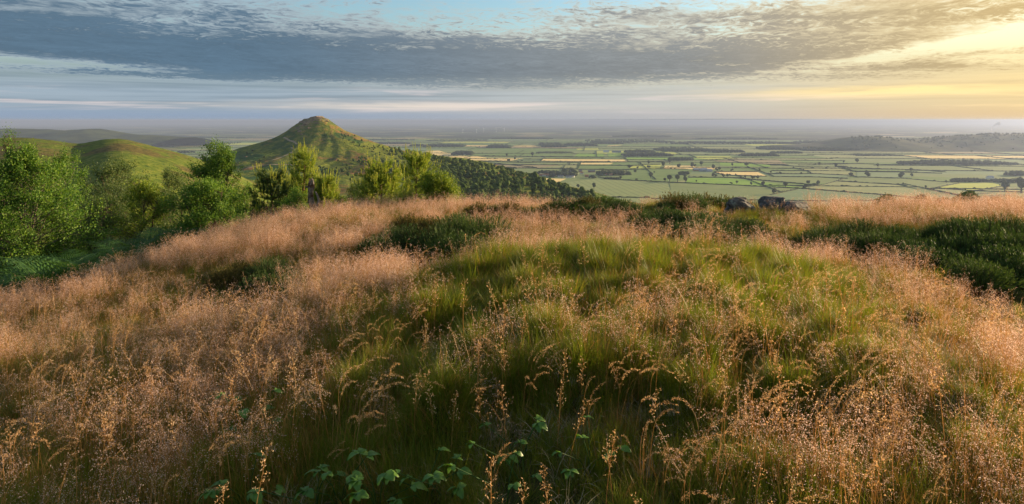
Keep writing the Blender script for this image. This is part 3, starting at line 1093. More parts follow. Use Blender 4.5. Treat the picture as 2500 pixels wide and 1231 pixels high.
# woods: each reads as one dark mass
WOODS = [(1620, 1752, 371, 12, 'long'), (1742, 1820, 373, 8, 0), (1815, 1902, 382, 8, 0), (1875, 1962, 366, 10, 0), (1890, 1962, 375, 6, 0), (1640, 1698, 392, 8, 0), (1600, 1642, 382, 6, 0),
         (1525, 1642, 382, 9, 0), (1530, 1600, 374, 9, 0), (1968, 2145, 369, 11, 0), (2092, 2205, 381, 4, 0), (2205, 2300, 402, 8, 0), (2270, 2490, 403, 9, 0), (2335, 2420, 445, 9, 0), (2440, 2520, 447, 10, 0), (2472, 2540, 430, 13, 0),
         (1324, 1383, 360, 14, 0), (1381, 1458, 357, 8, 0), (1455, 1522, 352, 10, 0), (1000, 1036, 358, 7, 0), (1035, 1132, 359, 8, 0), (1103, 1152, 379, 11, 0), (1190, 1246, 362, 10, 0),
         (1306, 1366, 428, 12, 0), (1345, 1412, 432, 12, 0), (1380, 1406, 426, 16, 0), (1440, 1456, 436, 9, 0), (1460, 1542, 429, 13, 0), (1660, 1692, 428, 11, 0), (1475, 1516, 438, 5, 0), (1140, 1200, 407, 6, 0), (1225, 1262, 412, 4, 0),
         (1200, 1352, 340, 4, 0), (1440, 1650, 349, 10, 0), (1640, 1962, 352, 7, 0), (1960, 2110, 350, 6, 0), (900, 1000, 352, 5, 0), (880, 1010, 343, 3, 0), (1040, 1190, 344, 3, 0), (2150, 2330, 368, 4, 0), (1310, 1400, 374, 3, 0),
         (1500, 1640, 334, 4, 0), (1700, 1900, 340, 4, 0), (430, 470, 374, 6, 0), (300, 420, 344, 3, 0), (380, 560, 352, 4, 0), (420, 600, 338, 3, 0), (2040, 2070, 408, 3, 0), (1880, 1925, 404, 3, 0)]
_rw = np.random.default_rng(9)
for px0, px1, py, hp, _ in WOODS:
    x0, y0, z0 = plain_pt(px0, py)
    x1, y1, z1 = plain_pt(px1, py)
    h = max(4.0, hp / F * y0)
    W = x1 - x0
    D = max(25.0, min(W * 0.45, 260.0)) if h < 25 else 170.0
    h = min(h, 24.0)
    if hp / F * y0 > 26: D = (hp / F * y0 - 18) / (222.0 / y0)
    cell = h * 0.62
    n = int(min(260, max(10, W * min(D, 300) / cell ** 2 * 0.8)))
    g = Geo()
    for k in range(n):
        a, b = _rw.random(), _rw.random()
        if n > 60 and k < n * 0.4: b *= 0.12
        s = h * _rw.uniform(0.30, 0.52)
        edge = min(1, 4 * min(a, 1 - a) + 0.35)
        V = ICO1[0] * (1 + _rw.normal(0, 0.14, (len(ICO1[0]), 1))) * np.array([s * 1.15, s * 1.15, s])
        V = V + np.array([x0 + a * W, y0 + (a - .5) * W * 0.03 + b * D, PLAIN + (h - s) * edge * _rw.uniform(.75, 1)])
        g.tri(V, ICO1[1])
        if k % 3 == 0 and y0 < 5000:
            g.tri(np.array([(-1, 0, 0), (1, 0, 0), (0, 0, 1.0)]) * s * 0.5 + V.mean(0) + np.array([0, 0, -h * .5]), [[0, 1, 2]])
    o = link('woodland', g.mesh('woodland', [LEAF_PLAIN], True))
    tag(o, kind='stuff')

# wood on the low hazy hill
g = Geo()
for k in range(420):
    px = _rw.uniform(2080, 2560); d = 5300 + _rw.normal(0, 230)
    x = (px - CX) / F * d
    z = float(LOWHILL(np.array([x]), np.array([d]))[0])
    if z < PLAIN + 6: continue
    s = _rw.uniform(5, 10)
    g.tri(ICO1[0] * (1 + _rw.normal(0, 0.14, (len(ICO1[0]), 1))) * s + np.array([x, d, z + s * .4]), ICO1[1])
o = link('hilltop_woodland', g.mesh('hilltop_woodland', [LEAF_PLAIN], True))
tag(o, kind='stuff')

# scrub and trees on the conical hill and the wooded slope below its shoulder
spots = []
_rs = random.Random(77)


def in_poly(px, py, poly):
    c = False
    j = len(poly) - 1
    for i in range(len(poly)):
        xi, yi = poly[i]; xj, yj = poly[j]
        if (yi > py) != (yj > py) and px < (xj - xi) * (py - yi) / (yj - yi) + xi:
            c = not c
        j = i
    return c


def scatter(poly, n, rlo, rhi, kind):
    xs = [p[0] for p in poly]; ys = [p[1] for p in poly]
    k = 0
    while n > 0 and k < n * 60 + 2000:
        k += 1
        px, py = _rs.uniform(min(xs), max(xs)), _rs.uniform(min(ys), max(ys))
        if not in_poly(px, py, poly): continue
        cl = float(fbm(np.array([px / 42.0]), np.array([py / 14.0]), 61, 3)[0])
        if cl < _rs.uniform(-0.30, 0.10): continue
        h = ray_hit(px, py, hill_z, 300, 1900)
        if h is None: continue
        spots.append((*h, _rs.uniform(rlo, rhi), kind, px, py)); n -= 1


WOODPOLY = [(1035, 384), (1090, 392), (1150, 400), (1230, 414), (1290, 432), (1340, 450), (1390, 465), (1460, 486), (1430, 500), (1100, 500), (1060, 470), (1040, 430)]
scatter(WOODPOLY, 1000, 3.0, 5.6, 'wood')
scatter([(940, 358), (1000, 372), (1090, 391), (1090, 400), (1020, 400), (960, 385)], 70, 1.8, 4.0, 'shoulder')
scatter([(800, 395), (880, 390), (1040, 392), (1050, 440), (900, 447), (800, 444), (770, 420)], 150, 1.8, 4.2, 'saddle')
scatter([(830, 320), (880, 338), (950, 362), (960, 380), (900, 385), (840, 350)], 60, 0.9, 2.0, 'flank')
scatter([(560, 378), (620, 365), (650, 390), (610, 400)], 6, 1.5, 2.5, 'left')
# the hill's skyline of trees along the descending ridge
for k in range(110):
    px = _rs.uniform(985, 1450)
    py = float(np.interp(px, [985, 1040, 1080, 1150, 1230, 1290, 1340, 1390, 1450], [371.5, 380.5, 391, 399, 412.5, 430.5, 447.5, 462.5, 482.5])) + abs(_rs.gauss(1.5, 2.0))
    h = ray_hit(px, py, hill_z, 300, 1900)
    if h: spots.append((*h, _rs.uniform(2.4, 5.0), 'ridge', px, py))
spots.sort(key=lambda s: -s[3] / s[1])
WORDS = {'wood': ('hillside_tree', 'small round green tree on the wooded slope below the shoulder of the hill', 'trees of the wooded slope'),
         'ridge': ('hillside_tree', 'small dark tree on the skyline of the descending ridge', 'trees along the descending ridge'),
         'shoulder': ('hillside_tree', 'dark bush on the sunlit right shoulder of the pointed hill', 'bushes on the shoulder of the hill'),
         'saddle': ('hillside_tree', 'dark bush on the grassy saddle below the pointed hill', 'bushes on the grassy saddle'),
         'flank': ('hill_bush', 'tiny dark bush dotted on the sunlit flank of the pointed hill', 'tiny bushes on the sunlit flank'),
         'left': ('hill_bush', 'tiny dark bush on the shaded left foot of the pointed hill', 'tiny bushes on the left foot')}
rest = []
count = 0
for x, y, z, r, kind, px, py in spots:
    if count < 290 or kind in ('flank', 'left'):
        nm, lab, grp = WORDS[kind]
        if kind == 'wood':
            col_ = 'left' if px < 1170 else 'middle' if px < 1300 else 'right'
            top_ = float(np.interp(px, [1040, 1150, 1230, 1290, 1340, 1390, 1460], [384, 400, 414, 432, 450, 465, 486]))
            row_ = 'upper edge' if py - top_ < 18 else 'centre' if py < 470 else 'foot'
            siz_ = 'small' if r < 3.7 else 'medium' if r < 4.7 else 'large'
            lab = f'{siz_} round green tree at the {row_} of the wooded slope, {col_} part'
        elif kind in ('saddle', 'ridge', 'shoulder', 'flank'):
            siz_ = 'very small' if r < 1.4 else 'small' if r < 2.6 else 'medium' if r < 3.4 else 'large'
            base_ = {'saddle': 'dark bush on the grassy saddle below the pointed hill', 'ridge': 'tree on the skyline of the descending ridge', 'shoulder': 'dark bush on the right shoulder of the pointed hill', 'flank': 'dark bush on the sunlit flank of the pointed hill'}[kind]
            half_ = {'saddle': 900, 'ridge': 1200, 'shoulder': 1010, 'flank': 890}[kind]
            lab = f'{siz_} {base_}, ' + ('left part' if px < half_ else 'right part')
        e = empty(nm, (x, y, z - 0.15 * r), _rs.uniform(0, 6.28))
        e.scale = (r, r, r * _rs.uniform(0.8, 1.05))
        link('crown', CROWNS[_rs.randrange(6)], e)
        link('trunk', TRUNK_FAR, e)
        tag(e, lab, 'tree' if nm == 'hillside_tree' else 'bush', grp)
        count += 1
    else:
        rest.append((x, y, z, r))
_cv = [(np.array([v.co[:] for v in m.vertices]), np.array([p.vertices[:] for p in m.polygons])) for m in CROWNS_S]
g = Geo()
for x, y, z, r in rest:
    V, T = _cv[_rs.randrange(4)]
    a = _rs.uniform(0, 6.28)
    M = np.array([[math.cos(a), -math.sin(a), 0], [math.sin(a), math.cos(a), 0], [0, 0, 1]])
    g.tri((V @ M.T) * r + np.array([x, y, z - 0.15 * r]), T)
o = link('slope_woodland', g.mesh('slope_woodland', [LEAF_FAR]))
tag(o, kind='stuff')

# the worn path zigzagging up the shaded face
PATHM = plain_mat('worn_path', (0.20, 0.165, 0.115), (0.33, 0.27, 0.19), 0.4)


def drape(name, pts, w, fn, mat):
    P = []
    for a, b in zip(pts[:-1], pts[1:]):
        for k in range(6):
            t = k / 6
            h = ray_hit(a[0] + (b[0] - a[0]) * t, a[1] + (b[1] - a[1]) * t, fn, 300, 1600, 1500)
            if h: P.append(h[:2])
    P = np.array(P)
    P[1:-1] = (P[:-2] + 2 * P[1:-1] + P[2:]) / 4
    T = np.gradient(P, axis=0); T /= np.linalg.norm(T, axis=1)[:, None] + 1e-9
    N = np.stack([-T[:, 1], T[:, 0]], 1)
    w_ = w * (0.6 + 0.8 * np.random.default_rng(4).random((len(P), 1)))
    rows = []
    for s in (-0.5, 0, 0.5):
        p = P + N * w_ * s
        rows.append(np.column_stack([p, fn(p[:, 0], p[:, 1]) + 0.45]))
    V = np.stack(rows, 1).reshape(-1, 3)
    i = np.arange(len(P) - 1)[:, None] * 3; j = np.arange(2)[None]
    Q = np.stack([i + j, i + j + 1, i + j + 4, i + j + 3], -1).reshape(-1, 4)
    return tag(link(name, mesh(name, V, Q, mat, True)), kind='structure')


drape('hill_path', [(693, 336), (700, 340), (706, 344), (716, 346.5), (722, 350), (725, 354)], 3.2, hill_z, PATHM)
drape('hill_path', [(711, 361), (719, 366), (719, 369), (706, 376), (692, 383), (676, 389), (660, 393)], 2.8, hill_z, PATHM)
drape('hill_path', [(600, 412), (640, 404), (690, 402), (740, 405)], 3.0, hill_z, PATHM)

# crag outcrops near the summit
ROCKM = plain_mat('crag_stone', (0.12, 0.09, 0.065), (0.36, 0.27, 0.19), 0.5, 0.95, 0.1, 1.0, 0.5)
for px, py, s, lab in [(729, 321, 3.4, 'grey crag in shadow on the left face of the pointed hill'), (746, 303, 2.8, 'brown crag just below the summit on its left edge'), (772, 285, 2.2, 'flat rock cap on the very top of the pointed hill'),
                       (788, 288, 1.8, 'sunlit rock step just right of the summit'), (800, 296, 2.4, 'dark broken rock below the summit on the right edge'), (754, 313, 2.8, 'broad brown outcrop in the middle below the summit'), (738, 328, 2.6, 'lowest grey outcrop on the shaded face'),
                       (603, 383, 2.4, 'pale rock lying on the left foot of the hill')]:
    h = ray_hit(px, py, hill_z, 800, 1400, 2400)
    if not h: continue
    g = Geo()
    for k in range(6):
        V = ICO2[0].copy()
        V = np.sign(V) * np.abs(V) ** 0.7 * (1 + _rw.normal(0, 0.08, (len(V), 1)))
        q = s * _rw.uniform(0.35, 0.8)
        g.tri(V * np.array([q * 1.3, q, q * .6]) + np.array([_rw.normal(0, s * .6), _rw.normal(0, s * .5), _rw.normal(-0.1, .12) * s]), ICO2[1])
    o = link('crag', g.mesh('crag', [ROCKM]), loc=(h[0], h[1], h[2]))
    tag(o, lab, 'rock', 'crags of the pointed hill')

# ------------------------------------------------------------------ village, farms, turbines
WALLW = plain_mat('white_render', (0.70, 0.68, 0.62), (0.80, 0.78, 0.74), 0.5)
WALLB = plain_mat('brick_wall', (0.30, 0.17, 0.11), (0.42, 0.26, 0.18), 0.6)
ROOFS = plain_mat('slate_roof', (0.10, 0.11, 0.14), (0.17, 0.18, 0.22), 0.6)
ROOFT = plain_mat('tile_roof', (0.32, 0.12, 0.06), (0.44, 0.19, 0.10), 0.6)
METAL = plain_mat('barn_sheet', (0.26, 0.31, 0.40), (0.36, 0.41, 0.50), 0.2, 0.5, 0.4)
GLASS = plain_mat('dark_window', (0.02, 0.025, 0.03), (0.03, 0.04, 0.05), 1.0, 0.2, 0.5)


def house(name, px, py, w, d, h, wallm, roofm, label, cat, group, rz, chimney=True):
    x, y, z = plain_pt(px, py)
    e = empty(name, (x, y, PLAIN), rz)
    a, b = w / 2, d / 2
    rise = d * 0.42
    V = [(-a, -b, 0), (a, -b, 0), (a, b, 0), (-a, b, 0), (-a, -b, h), (a, -b, h), (a, b, h), (-a, b, h), (-a, 0, h + rise), (a, 0, h + rise)]
    g = Geo()
    g.quad(V, [[0, 1, 5, 4], [2, 3, 7, 6], [1, 2, 6, 5], [3, 0, 4, 7]])
    g.tri(V, [[4, 7, 8], [5, 9, 6]])
    link('wall', g.mesh('wall', [wallm]), e)
    o_, t = 0.4, 0.25
    zz = h - o_ * rise / b
    V = [(-a - o_, -b - o_, zz), (a + o_, -b - o_, zz), (a + o_, 0, h + rise), (-a - o_, 0, h + rise), (a + o_, b + o_, zz), (-a - o_, b + o_, zz)]
    V2 = [(p[0], p[1], p[2] + t) for p in V]
    g = Geo()
    g.quad(V + V2, [[6, 7, 8, 9], [9, 8, 10, 11], [0, 3, 2, 1], [3, 5, 4, 2], [0, 1, 7, 6], [5, 11, 10, 4], [0, 6, 9, 3], [3, 9, 11, 5], [1, 2, 8, 7], [2, 4, 10, 8]])
    r = link('roof', g.mesh('roof', [roofm]), e)
    if chimney:
        g = Geo()
        c = [(a * .7 + i * .5, j * .5, k) for k in (h + rise * .6, h + rise + 1.3) for i, j in ((-1, -1), (1, -1), (1, 1), (-1, 1))]
        g.quad(c, [[0, 1, 5, 4], [1, 2, 6, 5], [2, 3, 7, 6], [3, 0, 4, 7], [4, 5, 6, 7]])
        link('chimney', g.mesh('chimney', [WALLB]), r)
    for k in range(3 if chimney else 2):
        wx = -a + w * (k + 1) / (4 if chimney else 3)
        g = Geo()
        g.quad([(wx - .6, -b - .03, h * .45), (wx + .6, -b - .03, h * .45), (wx + .6, -b - .03, h * .8), (wx - .6, -b - .03, h * .8)], [[0, 1, 2, 3]])
        link('window', g.mesh('window', [GLASS]), e)
    return tag(e, label, cat, group)


VG = 'houses of the village below the wooded slope'
for i, (px, py, w, wm, rm, lab) in enumerate([
    (1366, 433.5, 11, WALLW, ROOFS, 'leftmost of the white houses at the front of the village'), (1373, 433.5, 12, WALLW, ROOFS, 'white house second from the left at the front of the village'),
    (1385, 434.5, 11, WALLW, ROOFS, 'white house in the middle of the front row of the village'), (1392, 434.5, 11, WALLW, ROOFS, 'white house second from the right at the village front'),
    (1398, 433.5, 13, WALLW, ROOFS, 'rightmost white house at the front of the village'), (1320, 430, 13, WALLB, ROOFT, 'red roofed house left of the village against the wooded slope'),
    (1328, 430, 12, WALLW, ROOFT, 'pale house with red roof between two brick ones at the village edge'), (1337, 430, 12, WALLB, ROOFT, 'brick house at the left edge of the village with red roof'),
    (1417, 420, 14, WALLB, ROOFS, 'slate roofed house at the back of the village'), (1440, 421, 16, WALLB, ROOFS, 'wide slate roofed house at the back right of the village'),
    (1449, 421, 14, WALLB, ROOFS, 'slate roofed house beside the wide one behind the village'), (1408, 425.5, 12, WALLW, ROOFS, 'white gabled house in the middle of the village'),
    (1420, 425.5, 13, WALLW, ROOFT, 'white house with red roof in the middle of the village'), (1482, 428.5, 13, WALLB, ROOFT, 'brick house among the trees right of the village'),
    (1491, 429, 14, WALLB, ROOFT, 'second brick house among the trees right of the village'), (1525, 427, 13, WALLW, ROOFS, 'white house at the right end of the village trees'),
    (1432, 432.5, 14, WALLB, ROOFT, 'red roofed house at the front right of the village')]):
    house('village_house', px, py, w, 8.5, 5.6, wm, rm, lab, 'house', VG, _rs.uniform(-0.5, 0.5))
for px, py, w, d, h, wm, rm, lab in [(1700, 417.5, 28, 14, 6, WALLB, METAL, 'blue roofed barn left in the farmyard below the straw field'), (1717, 418.5, 34, 16, 7, METAL, METAL, 'largest blue grey barn in the farmyard below the straw field'),
                                     (1731, 419.5, 26, 14, 6, METAL, METAL, 'blue grey barn right in the farmyard below the straw field'), (1190, 405.5, 36, 14, 6, WALLW, METAL, 'white farm shed at the foot of the wooded ridge'),
                                     (1208, 408, 28, 14, 6, WALLB, ROOFT, 'orange roofed barn at the foot of the wooded ridge'), (1199, 408.5, 20, 12, 6, WALLB, ROOFS, 'slate roofed farmhouse between the shed and the orange barn'), (1480, 372.2, 40, 16, 7, WALLW, METAL, 'white shed behind the pair of vivid green fields'),
                                     (1505, 372.5, 60, 16, 6, METAL, ROOFS, 'long grey shed behind the pair of vivid green fields'), (2417, 437, 24, 14, 6, WALLW, METAL, 'pale barn among the hazy trees above the lime green field')]:
    house('farm_building', px, py, w, d, h, wm, rm, lab, 'barn', 'farm buildings on the plain', _rs.uniform(-0.25, 0.25), False)

TURBM = plain_mat('turbine_white', (0.80, 0.80, 0.80), (0.86, 0.86, 0.86), 1.0, 0.5)
for i, (px, py, ht, lab) in enumerate([(1130, 325, 12, 'faint leftmost wind turbine on the hazy plain'), (1164, 325, 13, 'wind turbine second from the left on the hazy plain'), (1181, 324, 14, 'middle wind turbine of the row on the hazy plain'),
                                       (1211, 323, 12, 'wind turbine second from the right on the hazy plain'), (1231, 322, 13, 'rightmost wind turbine on the hazy plain')]):
    x, y, z = plain_pt(px, py)
    h = ht / F * y * 0.66
    e = empty('wind_turbine', (x, y, PLAIN), 0.3)
    g = Geo(); g.tube([(0, 0, 0), (0, 0, h * .5), (0, 0, h)], h * 0.03, h * 0.018, 8); link('tower', g.mesh('tower', [TURBM], True), e)
    g = Geo(); g.tube([(0, h * .05, h), (0, 0, h), (0, -h * .07, h)], h * 0.028, h * 0.02, 8); link('nacelle', g.mesh('nacelle', [TURBM], True), e)
    for k in range(3):
        a = k * 2.094 + i * 0.7
        dx, dz = math.sin(a), math.cos(a)
        g = Geo()
        L = h * 0.52
        V = []
        for s, w in ((0.0, .02), (0.15, .035), (1.0, .008)):
            for q in (-1, 1):
                for yy in (-.006, .006):
                    V.append((dx * L * s + dz * q * w * h * .5, -h * .075 + yy * h, h + dz * L * s - dx * q * w * h * .5))
        g.quad(V, [[0, 2, 6, 4], [1, 5, 7, 3], [4, 6, 10, 8], [5, 9, 11, 7], [0, 4, 5, 1], [4, 8, 9, 5], [2, 3, 7, 6], [6, 7, 11, 10], [8, 10, 11, 9]])
        link('blade', g.mesh('blade', [TURBM]), e)
    tag(e, lab, 'wind turbine', 'row of wind turbines far out on the plain')

# a works chimney with its steam far away under the sunset
x, y, z = plain_pt(2421, 318)
e = empty('works_chimney', (x, y, PLAIN))
g = Geo(); g.tube([(0, 0, 0), (0, 0, 25), (0, 0, 50)], 6.0, 3.5, 10); link('shaft', g.mesh('shaft', [WALLW], True), e)
g = Geo(); g.tube([(0, 0, 48), (0, 0, 51)], 4.4, 4.4, 10); link('cap', g.mesh('cap', [WALLB], True), e)
tag(e, 'pale works chimney far off on the hazy plain under the sunset', 'chimney')
g = Geo()
for k in range(26):
    t = k / 25
    s = 6 + 26 * t
    g.tri(ICO2[0] * (1 + _rw.normal(0, .12, (len(ICO2[0]), 1))) * s + np.array([170 * t + _rw.normal(0, 8 * t), 0, 56 + 105 * t + 14 * math.sin(4 * t) + _rw.normal(0, 8 * t)]), ICO2[1])
SM, _t = new_mat('steam')
_d = _t.new('ShaderNodeBsdfDiffuse'); _d.inputs[0].default_value = (0.85, 0.85, 0.85, 1)
_tr = _t.new('ShaderNodeBsdfTransparent')
_m = _t.new('ShaderNodeMixShader'); _m.inputs[0].default_value = 0.45
_t.l.new(_tr.outputs[0], _m.inputs[1]); _t.l.new(_d.outputs[0], _m.inputs[2]); finish(_t, _m.outputs[0])
o = link('steam', g.mesh('steam', [SM], True), loc=(x, y, PLAIN))
tag(o, kind='stuff')

# ------------------------------------------------------------------ trees just below the crest
BARK_BIRCH = plain_mat('birch_bark', (0.05, 0.04, 0.032), (0.20, 0.17, 0.14), 7.0)
BARK = plain_mat('brown_bark', (0.05, 0.035, 0.025), (0.14, 0.10, 0.07), 9.0)
BARK_PINE = plain_mat('pine_bark', (0.07, 0.045, 0.03), (0.20, 0.12, 0.07), 9.0)
L_BIRCH = leaf_mat('birch_leaf', (0.056, 0.138, 0.020), (0.100, 0.206, 0.027), (0.188, 0.300, 0.044), tw=0.42, inst=0.0)
L_BRIGHT = leaf_mat('bright_leaf', (0.075, 0.169, 0.025), (0.119, 0.237, 0.035), (0.200, 0.312, 0.050), tw=0.42, inst=0.0)
L_DULL = leaf_mat('dull_leaf', (0.050, 0.094, 0.030), (0.088, 0.144, 0.045), (0.150, 0.200, 0.062), tw=0.35, inst=0.0)
L_YELLOW = leaf_mat('yellowish_leaf', (0.084, 0.162, 0.017), (0.156, 0.240, 0.024), (0.264, 0.324, 0.042), tw=0.42, inst=0.0)
L_PINE = leaf_mat('pine_needle', (0.036, 0.086, 0.031), (0.072, 0.138, 0.036), (0.144, 0.204, 0.042), tw=0.25, inst=0.0)
L_PINEY = leaf_mat('sunlit_pine_needle', (0.113, 0.203, 0.030), (0.226, 0.323, 0.042), (0.360, 0.434, 0.067), tw=0.42, inst=0.0)  # brighter copy of the needles, sunlight put into the colour
L_CANDLE = leaf_mat('pine_candle', (0.264, 0.336, 0.054), (0.384, 0.444, 0.084), (0.504, 0.504, 0.120), tw=0.30, inst=0.0)


def unit(v):
    return v / (np.linalg.norm(v, axis=-1, keepdims=True) + 1e-9)


def leaf_cloud(P, size, rng, up=0.35, fold=0.25, asp=0.62):
    """four-cornered folded leaves at points P"""
    n = len(P)
    nrm = unit(rng.normal(size=(n, 3)) + np.array([0, 0, up]))
    a = unit(np.cross(nrm, rng.normal(size=(n, 3))))
    b = np.cross(nrm, a)
    s = (size * rng.uniform(0.6, 1.25, n))[:, None]
    v0 = P
    v1 = P + a * s * 0.5 + b * s * 0.5 * asp + nrm * s * fold * 0.4
    v2 = P + a * s
    v3 = P + a * s * 0.5 - b * s * 0.5 * asp + nrm * s * fold * 0.4
    V = np.stack([v0, v1, v2, v3], 1).reshape(-1, 3)
    k = np.arange(n)[:, None] * 4
    T = np.concatenate([k + np.array([[0, 1, 2]]), k + np.array([[0, 2, 3]])])
    return V, T


def broadleaf(seed, H, W, nl, leaf, bark, lmat, prof='oval', stems=1, low=0.08, branches=80, lean=0.0, up=0.35, spread=0.045):
    rng = np.random.default_rng(seed)
    g = Geo()
    R_ = W / 2
    P_all = []
    stem_paths = []
    for s in range(stems):
        a = rng.uniform(0, 6.28)
        off = 0.0 if stems == 1 else R_ * rng.uniform(0.15, 0.5)
        n = 8
        t = np.linspace(0, 1, n)
        top = np.array([math.cos(a) * off + lean * H, math.sin(a) * off, H * rng.uniform(0.82, 0.97)])
        P = t[:, None] * top[None] + np.cumsum(rng.normal(0, 0.018 * H, (n, 3)), 0) * np.array([1, 1, 0.0])
        P[0] = [math.cos(a) * 0.06, math.sin(a) * 0.06, -0.35]
        g.tube(P, 0.010 * H + 0.010, 0.003, 6)
        stem_paths.append(P)

    def env(t):
        if prof == 'oval': return np.sin(np.pi * np.clip(t * 0.93 + 0.05, 0, 1)) ** 0.75
        if prof == 'cone': return np.clip(1.10 - t, 0, 1) ** 0.62 * np.clip(t * 4 + .6, 0, 1)
        if prof == 'dome': return np.sqrt(np.clip(1 - (np.clip(t, 0, 1) * 0.98) ** 2.2, 0, 1))
        return 1.0
    tips, twigs = [], []
    for k in range(branches):
        P = stem_paths[rng.integers(len(stem_paths))]
        t0 = low + (0.94 - low) * rng.random() ** (1.25 if low < 0.1 else 0.85)
        i = t0 * (len(P) - 1); j = min(int(i), len(P) - 2)
        base = P[j] + (P[j + 1] - P[j]) * (i - j)
        tt = max(0.03, min(1.0, t0 + rng.uniform(-0.10 if t0 < 0.35 else 0.03, 0.18)))
        az = rng.uniform(0, 6.28)
        r = R_ * env(tt) * rng.uniform(0.62, 1.05) * (1 + 0.25 * math.sin(3 * az + seed))
        end = np.array([math.cos(az) * r + lean * H * tt, math.sin(az) * r, H * tt])
        q = np.linspace(0, 1, 5)[:, None]
        mid = (base + end) / 2 + np.array([0, 0, 0.06 * H * rng.uniform(-.3, 1)])
        B = (1 - q) ** 2 * base + 2 * q * (1 - q) * mid + q ** 2 * end
        B[1:] += rng.normal(0, 0.012 * H, (4, 3))
        g.tube(B, 0.0035 * H * (1 - 0.6 * t0) + 0.003, 0.002, 4)
        for w_ in range(9):
            u = rng.uniform(0.35, 1.0)
            p0 = B[0] * (1 - u) + B[-1] * u if False else B[min(4, int(u * 4))] * (1 - (u * 4 - int(u * 4))) + B[min(4, int(u * 4) + 1)] * (u * 4 - int(u * 4))
            d = unit(unit(end - base) * 0.6 + rng.normal(size=3) * 0.7 + np.array([0, 0, 0.25]))
            L = rng.uniform(0.06, 0.15) * W * (1.15 - 0.5 * t0)
            p1 = p0 + d * L
            if w_ < 4:
                g.tube(np.array([p0, (p0 + p1) / 2 + rng.normal(0, .01, 3), p1]), 0.004, 0.0015, 3)
            twigs.append((p0, p1))
    tw = np.array(twigs)
    # long leader shoots sticking out at the top
    idx = rng.integers(0, len(tw), nl)
    u = rng.random((nl, 1)) ** 0.8
    P = tw[idx, 0] * (1 - u) + tw[idx, 1] * u * 1.05 + rng.normal(0, spread, (nl, 3))
    V, T = leaf_cloud(P, leaf, rng, up)
    lf = Geo(); lf.tri(V, T)
    return g.mesh('trunk', [bark], True), lf.mesh('crown', [lmat])


def needles(g, base, tip, n, L, w, rng, m=0, spread=0.9):
    """bottle-brush of needles along a shoot"""
    t = rng.random((n, 1))
    p = base + (tip - base) * t
    ax = unit(tip - base)
    rd = unit(np.cross(ax, rng.normal(size=(n, 3))))
    d = unit(rd * spread + ax * rng.uniform(0.5, 1.1, (n, 1)))
    sd = unit(np.cross(d, rng.normal(size=(n, 3)))) * w * 0.5
    l = L * rng.uniform(0.7, 1.1, (n, 1))
    V = np.stack([p - sd, p + sd, p + d * l], 1).reshape(-1, 3)
    T = np.arange(n * 3).reshape(-1, 3)
    g.tri(V, T, m)


def pine(seed, H, W, nmat, narrow=1.0, whorls=9, low=0.06, candles=True, dens=1.0):
    rng = np.random.default_rng(seed)
    g, f = Geo(), Geo()
    n = 7
    P = np.linspace(0, 1, n)[:, None] * np.array([0, 0, H * 0.95]) + np.cumsum(rng.normal(0, 0.006 * H, (n, 3)), 0) * np.array([1, 1, 0])
    P[0] = [0, 0, -0.4]
    g.tube(P, 0.02 * H + 0.01, 0.006, 6)
    for wv in range(whorls):
        t = low + (0.93 - low) * (wv + rng.uniform(-.3, .3)) / whorls
        t = min(max(t, low), 0.95)
        nb = rng.integers(5, 8)
        a0 = rng.uniform(0, 6.28)
        for k in range(nb):
            a = a0 + k * 6.28 / nb + rng.normal(0, 0.2)
            L = W / 2 * (1.12 - t) ** 0.62 * rng.uniform(0.7, 1.1) * (1.0 if t > 0.15 else 0.85)
            rise = L * rng.uniform(0.35, 0.95) * (0.7 + 0.5 * t)
            base = np.array([P[-1][0] * t, P[-1][1] * t, H * t * 0.95])
            end = base + np.array([math.cos(a) * L, math.sin(a) * L, rise])
            mid = base + np.array([math.cos(a) * L * .6, math.sin(a) * L * .6, rise * 0.25])
            q = np.linspace(0, 1, 5)[:, None]
            B = (1 - q) ** 2 * base + 2 * q * (1 - q) * mid + q ** 2 * end
            g.tube(B, 0.006 * H * (1.1 - t) + 0.004, 0.003, 4)
            for s in range(int(10 * dens)):
                u = rng.uniform(0.12, 1.0)
                p0 = B[min(3, int(u * 4))] * (1 - (u * 4 - min(3, int(u * 4)))) + B[min(3, int(u * 4)) + 1] * (u * 4 - min(3, int(u * 4)))
                d = unit(np.array([math.cos(a), math.sin(a), 0]) * 0.55 + rng.normal(size=3) * 0.45 + np.array([0, 0, 0.75]))
                l = rng.uniform(0.12, 0.26) * (0.6 + 0.15 * H)
                p1 = p0 + d * l
                needles(f, p0, p1, int(62 * dens), 0.068, 0.0085, rng, 0)
                if candles and u > 0.55 and rng.random() < 0.6:
                    d2 = unit(d * 0.3 + np.array([0, 0, 1.0]))
                    p2 = p1 + d2 * rng.uniform(0.12, 0.28)
                    needles(f, p1, p2, 60, 0.034, 0.011, rng, 1, 0.45)
    # leader
    top = np.array([P[-1][0], P[-1][1], H * 0.86])
    needles(f, top, top + np.array([0.01, 0, H * 0.14]), 150, 0.05, 0.006, rng, 1, 0.7)
    for k in range(5):
        a = k * 1.257
        e = top + np.array([math.cos(a) * .16, math.sin(a) * .16, H * 0.06 + .1])
        needles(f, top, e, 60, 0.05, 0.006, rng, 1, 0.7)
    return g.mesh('trunk', [BARK_PINE], True), f.mesh('crown', [nmat, L_CANDLE])


def plant(name, label, cat, group, px, d, meshes, rz=0.0, sink=0.05):
    x = (px - CX) / F * d
    e = empty(name, (x, d, gz(x, d) - sink), rz)
    for m_ in meshes:
        link(m_.name.split('.')[0], m_, e)
    return tag(e, label, cat, group)


def h_for(px, py, d):
    x = (px - CX) / F * d
    return (HY - py) / F * d - gz(x, d)


TG = 'young trees growing just below the crest'
